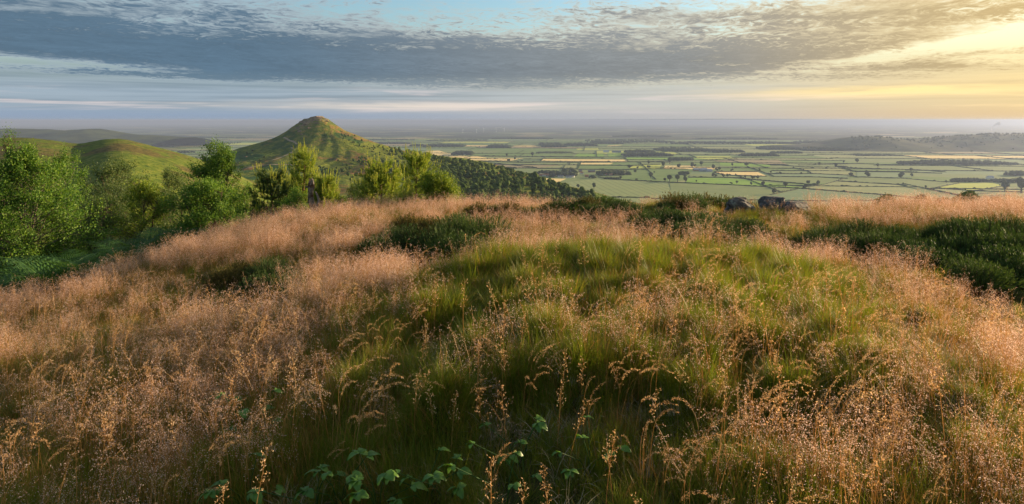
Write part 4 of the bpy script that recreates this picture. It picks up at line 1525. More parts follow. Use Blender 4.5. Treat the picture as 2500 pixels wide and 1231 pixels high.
# (name, label, px, distance, top py, width px, kind, options)
TREES = [
    ('birch_tree', 'large birch with glossy leaves filling the left edge of the slope', 60, 14.0, 376, 300, dict(nl=54375, leaf=0.046, bark=BARK_BIRCH, lmat=L_BIRCH, prof='oval', stems=3, branches=190, low=0.03), 1),
    ('birch_tree', 'thin birch rising behind the right shoulder of the large left birch', 165, 21.0, 372, 150, dict(nl=21750, leaf=0.046, bark=BARK_BIRCH, lmat=L_BIRCH, prof='oval', stems=1, branches=80), 2),
    ('willow_tree', 'wide grey green willow thicket between the two birches', 290, 23.0, 408, 280, dict(nl=39875, leaf=0.050, bark=BARK, lmat=L_DULL, prof='dome', stems=4, branches=130), 3),
    ('rowan_tree', 'yellow green rowan with open feathery branches in front of the willow', 345, 17.5, 450, 190, dict(nl=16312, leaf=0.043, bark=BARK, lmat=L_YELLOW, prof='oval', stems=2, branches=70, low=0.10), 4),
    ('birch_tree', 'upright pointed birch left of the pointed hill', 530, 20.0, 358, 190, dict(nl=30812, leaf=0.048, bark=BARK_BIRCH, lmat=L_BIRCH, prof='cone', stems=2, branches=110, low=0.02), 5),
    ('sallow_bush', 'bright light green bush standing in front of the upright birch', 505, 17.0, 447, 215, dict(nl=29000, leaf=0.046, bark=BARK, lmat=L_BRIGHT, prof='dome', stems=5, branches=110, low=0.02), 6),
    ('sallow_bush', 'dark bush in the gap behind the rowan and the bright bush', 420, 24.0, 425, 170, dict(nl=19937, leaf=0.043, bark=BARK, lmat=L_DULL, prof='dome', stems=3, branches=80), 7),
    ('sallow_bush', 'small dark green bush between the large birch and the rowan', 235, 16.5, 490, 150, dict(nl=12687, leaf=0.039, bark=BARK, lmat=L_DULL, prof='dome', stems=4, branches=70, low=0.02), 8),
    ('sallow_bush', 'small leafy bush between the dark pine and the dead stump', 718, 16.8, 462, 78, dict(nl=5437, leaf=0.034, bark=BARK, lmat=L_BRIGHT, prof='dome', stems=3, branches=45, low=0.02), 9),
    ('willow_tree', 'rounded fine leaved willow at the right end of the pines', 1068, 16.8, 424, 140, dict(nl=30812, leaf=0.034, bark=BARK, lmat=L_YELLOW, prof='dome', stems=5, branches=110, low=0.02, spread=0.035), 10),
    ('sallow_bush', 'low bluish green bush left of the bright pine', 868, 19.0, 450, 80, dict(nl=5800, leaf=0.034, bark=BARK, lmat=L_DULL, prof='dome', stems=3, branches=45, low=0.02), 11),
    ('sallow_bush', 'low yellow bush in the gap between the stump and the bright pine', 832, 16.5, 482, 42, dict(nl=2356, leaf=0.027, bark=BARK, lmat=L_YELLOW, prof='dome', stems=3, branches=30, low=0.02), 12),
    ('sallow_bush', 'leafy bush hugging the foot of the upright birch on its right', 610, 19.5, 455, 80, dict(nl=6525, leaf=0.039, bark=BARK, lmat=L_BIRCH, prof='dome', stems=3, branches=45, low=0.02), 13),
    ('birch_tree', 'bare topped sapling poking above the far left birch', 22, 15.5, 322, 60, dict(nl=761, leaf=0.034, bark=BARK, lmat=L_BIRCH, prof='cone', stems=1, branches=34, low=0.6), 14),
    ('sallow_bush', 'dark bush deep in the dip between the willow thicket and the rowan', 260, 19.5, 455, 190, dict(nl=21750, leaf=0.039, bark=BARK, lmat=L_DULL, prof='dome', stems=4, branches=80, low=0.02), 15),
    ('sallow_bush', 'tiny bush behind the grass right of the rounded willow', 1128, 18.0, 468, 40, dict(nl=1631, leaf=0.027, bark=BARK, lmat=L_DULL, prof='dome', stems=3, branches=24, low=0.02), 16),
]
for nm, lab, px, d, top, wpx, opt, seed in TREES:
    H = h_for(px, top, d)
    W = wpx / F * d
    plant(nm, lab, 'tree' if 'tree' in nm else 'bush', TG, px, d, broadleaf(seed * 13 + 1, H, W, opt.pop('nl'), opt.pop('leaf'), opt.pop('bark'), opt.pop('lmat'), **opt))

PINES = [
    ('dark bushy pine left of the dead stump', 662, 18.5, 406, 112, L_PINE, 1.1, 8, 21),
    ('tall narrow pine standing behind the dead stump', 742, 21.0, 352, 92, L_PINEY, 1.0, 11, 22),
    ('small golden pine at the right of the dead stump', 796, 18.3, 424, 66, L_PINEY, 1.0, 8, 23),
    ('bright yellow green pine with pale candles in the middle of the row', 930, 17.3, 398, 128, L_PINEY, 1.2, 8, 24),
    ('tall pine with upright candles behind the rounded willow', 1015, 20.5, 360, 128, L_PINEY, 1.1, 10, 25),
    ('small blue green pine low behind the bright pine', 885, 20.5, 432, 70, L_PINE, 1.0, 7, 26),
    ('small pine sprig at the right foot of the bright pine', 992, 16.3, 476, 34, L_PINEY, 1.0, 5, 27),
    ('small dark pine between the tall narrow pine and the golden one', 700, 22.5, 420, 60, L_PINE, 1.0, 7, 28),
]
for lab, px, d, top, wpx, nm, dn, wh, seed in PINES:
    H = h_for(px, top, d)
    plant('pine_tree', lab, 'tree', 'young pines along the crest', px, d, pine(seed, H, wpx / F * d, nm, whorls=wh, dens=dn))

# crowns of trees on the drop behind the right-hand grass
for px, top, d, r, lab in [(2190, 472, 190, 5.2, 'dark round treetop behind the pink grass, first from the boulders'), (2250, 473, 200, 4.0, 'dark treetop just right of the first one behind the pink grass'), (2262, 476, 170, 3.2, 'low dark treetop behind the tallest pink grass'),
                           (2305, 471, 210, 4.4, 'dark treetop right of the middle behind the pink grass'), (2352, 477, 190, 4.6, 'broad dark treetop behind the right part of the pink grass'), (2100, 483, 160, 3.6, 'low treetop peeping over the grass right of the boulders'),
                           (2430, 481, 180, 4.6, 'hazy treetop behind the grass beside the right heather mound'), (2155, 482, 150, 3.0, 'small treetop between the boulders and the pink grass')]:
    x = (px - CX) / F * d
    top += 6; r *= 0.85
    zt = (HY - top) / F * d
    e = empty('treetop', (x, d, zt - 2.0 * r), R.uniform(0, 6))
    e.name = 'slope_tree'
    e.scale = (r * 1.15, r * 1.15, r)
    link('crown', CROWNS[R.randrange(6)], e)
    g = Geo()
    zg = gz(x, d)
    g.tube([(0, 0, min(-0.3, (zg - zt + 2 * r) / r)), (0.02, 0, 0), (0, 0.03, 0.8)], 0.16, 0.06, 6)
    link('trunk', g.mesh('trunk', [BARK_FAR]), e)
    tag(e, lab, 'tree', 'trees on the drop behind the grass')

# ------------------------------------------------------------------ dead stump
WOOD = bpy.data.materials.new('weathered_wood'); WOOD.use_nodes = True; WOOD.node_tree.nodes.clear()
_t = NT(WOOD.node_tree)
_tc = _t.new('ShaderNodeTexCoord').outputs['Object']
_x, _y, _z = _t.sep(_tc)
_n = _t.noise(_t.xyz(_t.mul(_x, 30), _t.mul(_y, 30), _t.mul(_z, 4.0)), 1.0, 6, 0.65)
_b = _t.noise(_tc, 5.0, 4)
_c1 = _t.ramp(_n, [(0.3, (0.05, 0.042, 0.035)), (0.5, (0.20, 0.17, 0.14)), (0.7, (0.38, 0.33, 0.28))])
finish(_t, bsdf(_t, _t.mix(_t.ss(_b, 0.52, 0.62), _c1, (0.09, 0.05, 0.03)), 0.9, 0.1, _n, 0.9, 0.02))
d = 16.2; x = (764 - CX) / F * d
zg = gz(x, d); Hs = (HY - 433) / F * d - zg
e = empty('dead_stump', (x, d, zg - 0.1))
g = Geo(); rng = np.random.default_rng(8)
n, k = 16, 14
P = np.zeros((n, 3)); t = np.linspace(0, 1, n)
P[:, 0] = 0.10 - 0.16 * t - 0.05 * np.sin(3.4 * t) + 0.02 * np.sin(9 * t)
P[:, 1] = 0.03 * np.sin(5 * t)
P[:, 2] = t * (Hs + 0.1)
rad = 0.66 * (0.125 - 0.035 * t + 0.022 * np.exp(-((t - 0.80) / 0.07) ** 2) - 0.018 * np.exp(-((t - 0.66) / 0.08) ** 2)) * np.where(t > 0.92, 1 - 4.5 * (t - 0.92), 1)
ang = np.linspace(0, 2 * np.pi, k, endpoint=False)
ridge = 1 + 0.20 * np.sin(3 * ang[None] + 3.2 * t[:, None]) + 0.10 * np.sin(7 * ang[None] - 2 * t[:, None]) + rng.normal(0, 0.05, (n, k))
V = P[:, None] + (rad[:, None] * ridge)[..., None] * np.stack([np.cos(ang), np.sin(ang), 0 * ang], -1)[None]
V[-1, :, 2] += rng.uniform(-0.16, 0.05, k)
V[-2, :, 2] += rng.uniform(-0.05, 0.03, k)
i = np.arange(n - 1)[:, None] * k; j = np.arange(k)[None]; j2 = (j + 1) % k
Q = np.stack([i + j, i + j2, i + k + j2, i + k + j], -1).reshape(-1, 4)
V = np.vstack([V.reshape(-1, 3), P[-1] - np.array([0, 0, 0.10])])
g.quad(V, Q); g.T.append(np.array([[(n - 1) * k + q, (n - 1) * k + (q + 1) % k, n * k] for q in range(k)])); g.tm.append(np.zeros(k, int))
link('trunk', g.mesh('trunk', [WOOD], True), e)
g = Geo(); g.tube([(0.10, -0.05, 0.42), (0.17, -0.07, 0.58), (0.14, -0.05, 0.70), (0.07, -0.03, 0.80)], 0.045, 0.018, 7, 0, 0.006, rng)
link('torn_strip', g.mesh('torn_strip', [WOOD], True), e)
g = Geo(); g.tube([(-0.05, 0, Hs - 0.16), (-0.13, -0.02, Hs - 0.12), (-0.19, -0.02, Hs - 0.13)], 0.035, 0.014, 6, 0, 0.004, rng)
link('branch_stub', g.mesh('branch_stub', [WOOD], True), e)
tag(e, 'weathered grey dead tree stump standing on the crest before the pines', 'stump')

# ------------------------------------------------------------------ boulders
STONE = bpy.data.materials.new('gritstone'); STONE.use_nodes = True; STONE.node_tree.nodes.clear()
_t = NT(STONE.node_tree)
_tc = _t.new('ShaderNodeTexCoord').outputs['Object']
_n = _t.noise(_tc, 9.0, 8, 0.7)
_l = _t.noise(_tc, 4.0, 5, 0.6)
_c = _t.ramp(_n, [(0.3, (0.028, 0.027, 0.028)), (0.55, (0.10, 0.10, 0.105)), (0.75, (0.28, 0.28, 0.28))])
_c = _t.mix(_t.ss(_l, 0.55, 0.64), _c, (0.22, 0.25, 0.22))
finish(_t, bsdf(_t, _c, 0.8, 0.3, _n, 0.8, 0.05))


def boulder(px, pyt, d, w, h, dep, seed, label, rz):
    rng = np.random.default_rng(seed)
    V, T = ico(4)
    S = np.sign(V) * np.abs(V) ** 0.42
    S /= np.max(np.abs(S), axis=0)
    # flat breaks and bedding steps
    for _ in range(7):
        nrm = unit(rng.normal(size=3) * np.array([1, 1, 0.7])); off = rng.uniform(0.72, 0.95)
        ex = np.maximum(S @ nrm - off, 0)
        S = S - ex[:, None] * nrm * 0.9
    S[:, 0] += 0.05 * np.sign(np.sin(S[:, 2] * 7))
    crk = np.abs(fbm(V[:, 0] * 1.6 + V[:, 1], V[:, 2] * 2.2, seed + 9, 2))
    S *= 1 - 0.09 * np.exp(-(crk / 0.02) ** 2)[:, None]
    S *= 1 + 0.07 * fbm(V[:, 0] * 3 + V[:, 2] * 2, V[:, 1] * 3 - V[:, 2], seed, 4)[:, None] * 2
    S = S * np.array([w / 2, dep / 2, h / 2])
    x = (px - CX) / F * d
    zt = (HY - pyt) / F * d
    z0 = gz(x, d)
    o = link('boulder', mesh('boulder', S, T, [STONE]), loc=(x, d, zt - h / 2), rot=(rng.uniform(-.05, .05), rng.uniform(-.08, .08), rz))
    return tag(o, label, 'boulder', 'boulders on the crest')


boulder(1803, 481, 12.6, 0.60, 0.52, 0.5, 31, 'separate dark boulder, the left one of the boulders on the crest', 0.1)
boulder(1890, 480, 12.9, 0.52, 0.60, 0.55, 32, 'taller dark boulder in the middle of the boulders on the crest', -0.2)
boulder(1944, 493, 12.5, 0.66, 0.46, 0.5, 33, 'long low dark boulder at the right end of the boulders on the crest', 0.25)

# ------------------------------------------------------------------ heather and bilberry mounds
L_HEATH = leaf_mat('heather_leaf', (0.030, 0.061, 0.016), (0.057, 0.111, 0.027), (0.108, 0.162, 0.038), tw=0.22, inst=0.4, rough=0.7)
L_HEATHB = leaf_mat('heather_leaf_brown', (0.050, 0.050, 0.014), (0.10, 0.098, 0.022), (0.17, 0.13, 0.045), tw=0.25, inst=0.4, rough=0.7)
TWIG = plain_mat('heather_twig', (0.04, 0.025, 0.018), (0.09, 0.06, 0.04), 20.0)


def heather_protos(seed, mat, blades=False):
    rng = np.random.default_rng(seed)
    f, g = Geo(), Geo()
    ns = 330
    a = rng.uniform(0, 6.28, ns); r = np.sqrt(rng.random(ns))
    for k in range(ns):
        bx, by = math.cos(a[k]) * r[k] * 0.30, math.sin(a[k]) * r[k] * 0.30
        h = (0.62 + 0.38 * math.sqrt(max(0, 1 - r[k] ** 2))) * rng.uniform(0.75, 1.12)
        p0 = np.array([bx * .6, by * .6, -0.06])
        p1 = np.array([bx * 3.0 + rng.normal(0, .09), by * 3.0 + rng.normal(0, .09), h * (1 - 0.40 * r[k] ** 2)])
        m_ = (p0 + p1) / 2 + np.array([bx * .35, by * .35, 0.05])
        if k % 5 == 0: g.tube(np.array([p0, m_, p1]), 0.012, 0.005, 3)
        n = 22
        t = rng.uniform(0.40, 1.0, (n, 1))
        p = (1 - t) ** 2 * p0 + 2 * t * (1 - t) * m_ + t ** 2 * p1
        ax = unit(p1 - m_)
        d = unit(ax * 1.0 + unit(rng.normal(size=(n, 3))) * (0.5 if blades else 0.75))
        L = (0.12 if blades else 0.080) * rng.uniform(0.6, 1.2, (n, 1))
        sd = unit(np.cross(d, rng.normal(size=(n, 3)))) * (0.0055 if blades else 0.011)
        f.tri(np.stack([p - sd, p + sd, p + d * L], 1).reshape(-1, 3), np.arange(n * 3).reshape(-1, 3))
    return f.mesh('foliage', [mat]), g.mesh('stem', [TWIG])


HP = [heather_protos(1, L_HEATH), heather_protos(2, L_HEATH, True), heather_protos(3, L_HEATHB), heather_protos(4, L_HEATH, True), heather_protos(5, L_HEATH)]
# mound: (px, distance, spread px, depth m, how many, size lo..hi m, protos, where)
HM = [
    (1010, 10.2, 90, 0.9, 6, .30, .42, (0, 1, 4, 2), 'on the left half of the mid slope mound'),
    (1120, 9.8, 75, 0.9, 6, .30, .42, (0, 1, 3, 4), 'on the right half of the mid slope mound'),
    (1060, 11.4, 90, 0.4, 3, .26, .34, (2, 2, 0), 'along the brownish back edge of the mid slope mound'),
    (1330, 13.3, 40, 0.3, 3, .26, .36, (0, 4, 2), 'at the left end of the long crest band'),
    (1400, 13.5, 60, 0.4, 4, .30, .42, (2, 0, 4), 'in the middle of the long crest band'),
    (1500, 12.8, 70, 0.4, 5, .28, .40, (0, 4, 0), 'at the right end of the long crest band'),
    (1215, 13.8, 55, 0.3, 3, .30, .40, (2, 0), 'alone on the crest right of the rounded willow'),
    (1615, 10.8, 50, 0.6, 5, .34, .42, (0, 4, 1), 'at the left end of the patch below the boulders'),
    (1700, 10.4, 60, 0.7, 7, .36, .44, (0, 1, 3), 'amid the patch below the boulders'),
    (1800, 10.1, 60, 0.7, 7, .32, .38, (1, 3, 0), 'at the right end of the patch below the boulders'),
    (2020, 9.6, 45, 0.6, 4, .24, .34, (1, 3, 0), 'at the left end of the bank right of the boulders'),
    (2110, 9.5, 55, 0.6, 5, .28, .38, (1, 3), 'in the middle of the bank right of the boulders'),
    (2200, 9.4, 50, 0.6, 5, .30, .40, (1, 3, 0), 'at the right end of the bank right of the boulders'),
    (2300, 8.2, 75, 0.9, 9, .34, .46, (1, 3, 0), 'on the near left side of the big right edge mound'),
    (2390, 8.8, 60, 0.9, 9, .38, .50, (3, 1, 0), 'on the crown of the big right edge mound'),
    (2470, 8.0, 60, 0.9, 9, .36, .50, (3, 1, 0), 'right of the big right edge mound'),
    (2440, 7.1, 85, 0.5, 9, .26, .36, (1, 3, 0), 'on the foot of the big right edge mound'),
    (655, 8.3, 36, 0.4, 4, .22, .30, (0, 4, 1), 'in the small dark clump on the left slope'),
    (690, 7.8, 26, 0.3, 3, .20, .26, (0, 1), 'at the near end of the small left slope clump'),
    (1562, 9.2, 22, 0.3, 3, .22, .28, (1, 3), 'in the small tuft left of the patch below the boulders'),
    (1730, 15.5, 90, 0.6, 6, .46, .62, (2, 0), 'of the skyline thicket left of the boulders'),
    (1840, 15.8, 50, 0.5, 3, .36, .46, (2, 0), 'behind the boulders on the crest'),
    (1490, 15.0, 30, 0.4, 3, .40, .52, (0, 4), 'in the spiky skyline group above the long band'),
    (1655, 13.2, 40, 0.3, 3, .24, .32, (0, 2), 'among the pink grass left of the boulders'),
    (560, 8.8, 26, 0.3, 2, .20, .26, (2, 2), 'in the small orange tuft high on the left pink slope'),
]
_rhm = random.Random(31)
SIZEW = ['low', 'small', 'tall', 'broad', 'leaning', 'rounded', 'ragged', 'narrow', 'flat topped']
HEATH_AT = []
for px, d, spx, dep, n, lo, hi, ids, where in HM:
    for k in range(n):
        p = px + (k + 0.5 - n / 2) / n * 2 * spx + _rhm.uniform(-10, 10)
        dd = d + _rhm.uniform(-dep, dep)
        x = (p - CX) / F * dd
        s = _rhm.uniform(lo, hi) * (1.2 if px < 1150 else 0.98)
        e = empty('heather_bush', (x, dd, gz(x, dd) - 0.03), _rhm.uniform(0, 6.28))
        e.scale = (s * _rhm.uniform(.95, 1.3), s * _rhm.uniform(.95, 1.3), s)
        fo, st = HP[ids[k % len(ids)]]
        link('foliage', fo, e); link('stem', st, e)
        tag(e, f'{SIZEW[k % 9]} heather bush {where}', 'heather', 'heather and bilberry bushes on the moor')
        HEATH_AT.append((x, dd, s * 1.15))

# ------------------------------------------------------------------ bracken
L_FERN = leaf_mat('bracken_leaf', (0.030, 0.083, 0.022), (0.046, 0.119, 0.030), (0.079, 0.165, 0.033), tw=0.38, inst=0.5)


def frond(seed, L=0.75):
    rng = np.random.default_rng(seed)
    g = Geo()
    n = 17
    t = np.linspace(0, 1, n)
    # stalk rises, then the blade arches over
    X = L * (0.25 * t + 0.75 * t ** 1.6)
    Z = L * (1.15 * t - 0.75 * t ** 2.3)
    P = np.column_stack([X, 0.02 * np.sin(4 * t), Z])
    g.tube(P[::2], 0.006, 0.0015, 3)
    T = unit(np.gradient(P, axis=0))
    for i in range(4, n):
        w = 0.40 * L * (1 - (t[i] - 0.22) / 0.80) ** 0.9 * min(1, (t[i] - 0.12) * 6)
        if w < 0.015: continue
        for s in (-1, 1):
            d = unit(np.array([T[i, 0] * 0.55, s * 1.0, T[i, 2] * 0.55 - 0.12]) + rng.normal(0, .05, 3))
            m = 7
            u = np.linspace(0.08, 1, m)
            nrm = unit(np.cross(T[i], d))
            for q in range(m):
                c = P[i] + d * w * u[q] + nrm * (-0.10 * w * u[q] ** 2)
                l = 0.16 * w * (1.15 - u[q]) + 0.006
                wd = 0.5 * w / m * 0.72
                for z in (-1, 1):
                    tip = c + T[i] * l * z + d * l * 0.35
                    g.tri([c - d * wd, c + d * wd, tip], [[0, 1, 2]])
    return g.mesh('frond', [L_FERN])


FRONDS = [frond(1), frond(2, 0.82), frond(3, 0.68)]
_rfn = random.Random(9)
FERNS = [(20, 12.4), (70, 12.0), (120, 12.8), (55, 13.2), (150, 11.8), (200, 12.2), (105, 11.2), (30, 11.4), (180, 13.0), (235, 13.2), (250, 14.2), (300, 14.0), (335, 14.6), (290, 15.2), (225, 14.8), (260, 15.6), (330, 15.8), (370, 15.2), (390, 16.2),
         (165, 10.8), (60, 10.4), (0, 10.6), (-30, 11.5), (310, 13.2), (275, 12.8), (410, 15.4), (215, 11.5), (120, 10.3), (350, 13.8), (15, 13.4), (440, 15.0), (95, 13.6)]
FW = ['upright bracken fern', 'tall bracken fern', 'arching bracken fern', 'broad bracken fern', 'small bracken fern', 'spreading bracken fern', 'drooping bracken fern', 'dense bracken fern', 'ragged bracken fern', 'leaning bracken fern', 'narrow bracken fern']
for k, (px, d) in enumerate(FERNS):
    x = (px - CX) / F * d
    s = _rfn.uniform(1.0, 1.45)
    e = empty('bracken_fern', (x, d, gz(x, d) - 0.02), _rfn.uniform(0, 6.28), s)
    nf = _rfn.randrange(6, 9)
    for q in range(nf):
        link('frond', FRONDS[_rfn.randrange(3)], e, rot=(_rfn.uniform(-.15, .15), _rfn.uniform(-.35, .15), q * 6.283 / nf + _rfn.uniform(-.3, .3)), scale=_rfn.uniform(.8, 1.15))
    if px < 140: where = 'under the large left birch' if d > 12 else 'in front of the large left birch'
    elif px < 260: where = 'between the large birch and the rowan' if d > 12.5 else 'at the grass edge right of the large birch'
    else: where = 'below the rowan' if d < 14.7 else 'at the foot of the rowan and bright bush'
    tag(e, f'{FW[k % 11]} {where}', 'fern', 'bracken at the left edge of the slope')

# ------------------------------------------------------------------ brambles
L_BRAM = leaf_mat('bramble_leaf', (0.045, 0.125, 0.016), (0.075, 0.185, 0.024), (0.12, 0.24, 0.032), tw=0.25, inst=0.7, rough=0.45, spec=0.4)


def leaflet(seed):
    rng = np.random.default_rng(seed)
    V, T = [], []
    n = 8
    for i in range(n + 1):
        t = i / n
        w = 0.36 * math.sin(math.pi * min(1, t * 0.94 + 0.05)) ** 0.8 * (1.0 - 0.25 * t)
        ser = 0.035 if i % 2 else -0.01
        z = 0.10 * math.sin(t * 3.0) - 0.22 * t * t
        V += [(t, -w - ser, z + 0.11 * w * 2 + rng.normal(0, .01)), (t + 0.02, -w * .5, z + 0.05 + (0.03 if i % 2 else 0)), (t + .03, 0, z), (t + 0.02, w * .5, z + 0.05 + (0.03 if i % 2 else 0)), (t, w + ser, z + 0.11 * w * 2 + rng.normal(0, .01))]
    Q = []
    for i in range(n):
        for j in range(4):
            a = i * 5 + j
            Q.append((a, a + 5, a + 6, a + 1))
    return mesh('leaf', V, np.array(Q), [L_BRAM], True)


LEAFLETS = [leaflet(k) for k in range(4)]
BR = [(590, 1005, 4, .062, 'bramble sprig with dark leaves in the grass at the lower left'), (652, 1012, 2, .045, 'small faint bramble just right of the lower left sprig'), (603, 1195, 4, .060, 'bramble with broad leaves at the bottom edge, leftmost of them'),
      (830, 1182, 4, .060, 'dark bramble at the bottom edge left of the centre'), (925, 1198, 4, .058, 'bramble with drooping leaves at the bottom edge near the centre'), (1040, 1165, 5, .055, 'bright bramble with many leaves right of the drooping one'),
      (1100, 1172, 2, .048, 'small bramble tucked beside the bright leafy one'), (1275, 1085, 3, .055, 'fresh green bramble with three leaf fans below the centre'), (1280, 1130, 2, .045, 'small bramble directly below the three fans'),
      (1442, 1105, 5, .048, 'climbing bramble with small bright leaves in the dark hollow'), (1235, 1190, 2, .048, 'small bramble at the bottom edge under the three fans'), (770, 1200, 2, .050, 'tiny bramble at the bottom edge between two dark ones')]


def ground_hit(px, py):
    ds = np.linspace(1.6, 15, 1500)
    h = ground_z((px - CX) / F * ds, ds)
    k = np.nonzero((HY - py) / F * ds < h)[0]
    dd = float(ds[k[0]]) if len(k) else 3.0
    return (px - CX) / F * dd, dd


_rbm = random.Random(3)
BRAMBLE_AT = []
for px, py, nlv, size, lab in BR:
    x, dd = ground_hit(px, py + 55)
    z = gz(x, dd)
    up = 0.13
    e = empty('bramble', (x, dd, z - 0.02))
    BRAMBLE_AT.append((x, dd - 0.15, 0.12))
    nlv += 1
    for k in range(nlv):
        a = k * 6.283 / nlv + _rbm.uniform(-.4, .4) - 0.8
        r = 0.05 + 0.045 * (k % 3)
        tip = np.array([math.cos(a) * r * 1.5, math.sin(a) * r - 0.05, up + _rbm.uniform(-.03, .12)])
        g = Geo(); g.tube([(0, 0, 0), tip * np.array([.35, .35, .6]), tip], 0.0028, 0.0016, 5)
        st = link('stem', g.mesh('stem', [L_FERN], True), e)
        nl3 = 3 if _rbm.random() < 0.7 else 5
        for q in range(nl3):
            b = a + (q - (nl3 - 1) / 2) * (1.15 if nl3 == 3 else 0.85)
            link('leaf', LEAFLETS[_rbm.randrange(4)], e, loc=tuple(tip), rot=(_rbm.uniform(-.25, .25) + 0.25, _rbm.uniform(-.1, .35), b), scale=0.88 * size * _rbm.uniform(.65, 1.25) * (1.1 if q == nl3 // 2 else .9))
    tag(e, lab, 'bramble', 'brambles in the foreground grass')

# ------------------------------------------------------------------ moor grass
M_SPIKE = leaf_mat('spikelet', (0.72, 0.51, 0.46), (0.85, 0.66, 0.60), (0.92, 0.79, 0.73), tcol=(1.08, 1.0, 0.92), tw=0.48, inst=0.4, rough=0.6)
M_CULM = leaf_mat('culm', (0.27, 0.14, 0.050), (0.42, 0.24, 0.09), (0.50, 0.36, 0.16), tcol=(1.2, 1.0, 0.7), tw=0.30, inst=0.5)
M_GOLD = leaf_mat('golden_spikelet', (0.54, 0.33, 0.17), (0.68, 0.47, 0.28), (0.80, 0.64, 0.44), tcol=(1.15, 1.0, 0.7), tw=0.42, inst=0.4, rough=0.6)
M_TURF = leaf_mat('grass_blade', (0.090, 0.150, 0.014), (0.180, 0.225, 0.020), (0.42, 0.33, 0.07), tw=0.45, inst=0.45)
M_DRY = leaf_mat('dry_blade', (0.22, 0.13, 0.035), (0.36, 0.22, 0.065), (0.46, 0.36, 0.17), tcol=(1.2, 1.0, 0.6), tw=0.35, inst=0.5)
M_THATCH = leaf_mat('grey_thatch', (0.20, 0.17, 0.12), (0.32, 0.28, 0.21), (0.42, 0.38, 0.30), tw=0.2, inst=0.5)


def patchy(m, scale=0.9, amt=0.8):
    """stands of grass ripen in patches: shift the colour slowly over the ground"""
    t = NT(m.node_tree)
    rp = next(n for n in t.n if n.type == 'VALTORGB')
    src = rp.inputs[0].links[0].from_socket
    pos = t.new('ShaderNodeNewGeometry').outputs['Position']
    n = t.noise(pos, scale, 4.0, 0.6)
    t.put(rp.inputs[0], t.add(t.mul(src, 0.6), t.mul(t.sub(n, 0.30), amt)))


patchy(M_SPIKE); patchy(M_CULM); patchy(M_TURF, 1.6, 0.7); patchy(M_DRY, 1.1)


def blade(g, rng, base, az, L, bend, w, m=0, seg=3):
    t = np.linspace(0, 1, seg + 1)
    a = bend * t
    hor = np.concatenate([[0], np.cumsum(np.sin((a[1:] + a[:-1]) / 2))]) * L / seg
    ver = np.concatenate([[0], np.cumsum(np.cos((a[1:] + a[:-1]) / 2))]) * L / seg
    d = np.array([math.cos(az), math.sin(az), 0]); s = np.array([-math.sin(az), math.cos(az), 0])
    P = base + hor[:, None] * d + ver[:, None] * np.array([0, 0, 1])
    V = []
    for i in range(seg):
        ww = w * (1 - 0.6 * t[i]) / 2
        V += [P[i] - s * ww, P[i] + s * ww]
    V.append(P[-1])
    T = []
    for i in range(seg - 1):
        T += [(2 * i, 2 * i + 1, 2 * i + 3), (2 * i, 2 * i + 3, 2 * i + 2)]
    T.append((2 * seg - 2, 2 * seg - 1, 2 * seg))
    g.tri(V, T, m)
    return P


def turf_clump(seed, mat, n=85, Lr=(0.09, 0.21), R_=0.075, w=0.0022, bend=(0.3, 1.5)):
    rng = np.random.default_rng(seed); g = Geo()
    for k in range(n):
        a = rng.uniform(0, 6.28); r = R_ * math.sqrt(rng.random())
        az = a + rng.normal(0, 0.7)
        blade(g, rng, np.array([math.cos(a) * r, math.sin(a) * r, -0.012]), az, rng.uniform(*Lr) * rng.uniform(0.6, 1.15), rng.uniform(*bend), w * rng.uniform(.6, 1.6), 1 if len(mat) > 1 and rng.random() < 0.10 else 0)
    return g.mesh('turf', mat)


def spikelets(g, rng, C, size, asp, m, droop=0.5):
    n = len(C)
    d = unit(rng.normal(size=(n, 3)) + np.array([0, 0, -droop]))
    s = unit(np.cross(d, rng.normal(size=(n, 3))))
    l = (size * rng.uniform(.7, 1.3, n))[:, None]
    V = np.stack([C, C + d * l * .45 + s * l * asp * .5, C + d * l, C + d * l * .45 - s * l * asp * .5], 1).reshape(-1, 3)
    k = np.arange(n)[:, None] * 4
    g.tri(V, np.concatenate([k + np.array([[0, 1, 2]]), k + np.array([[0, 2, 3]])]), m)


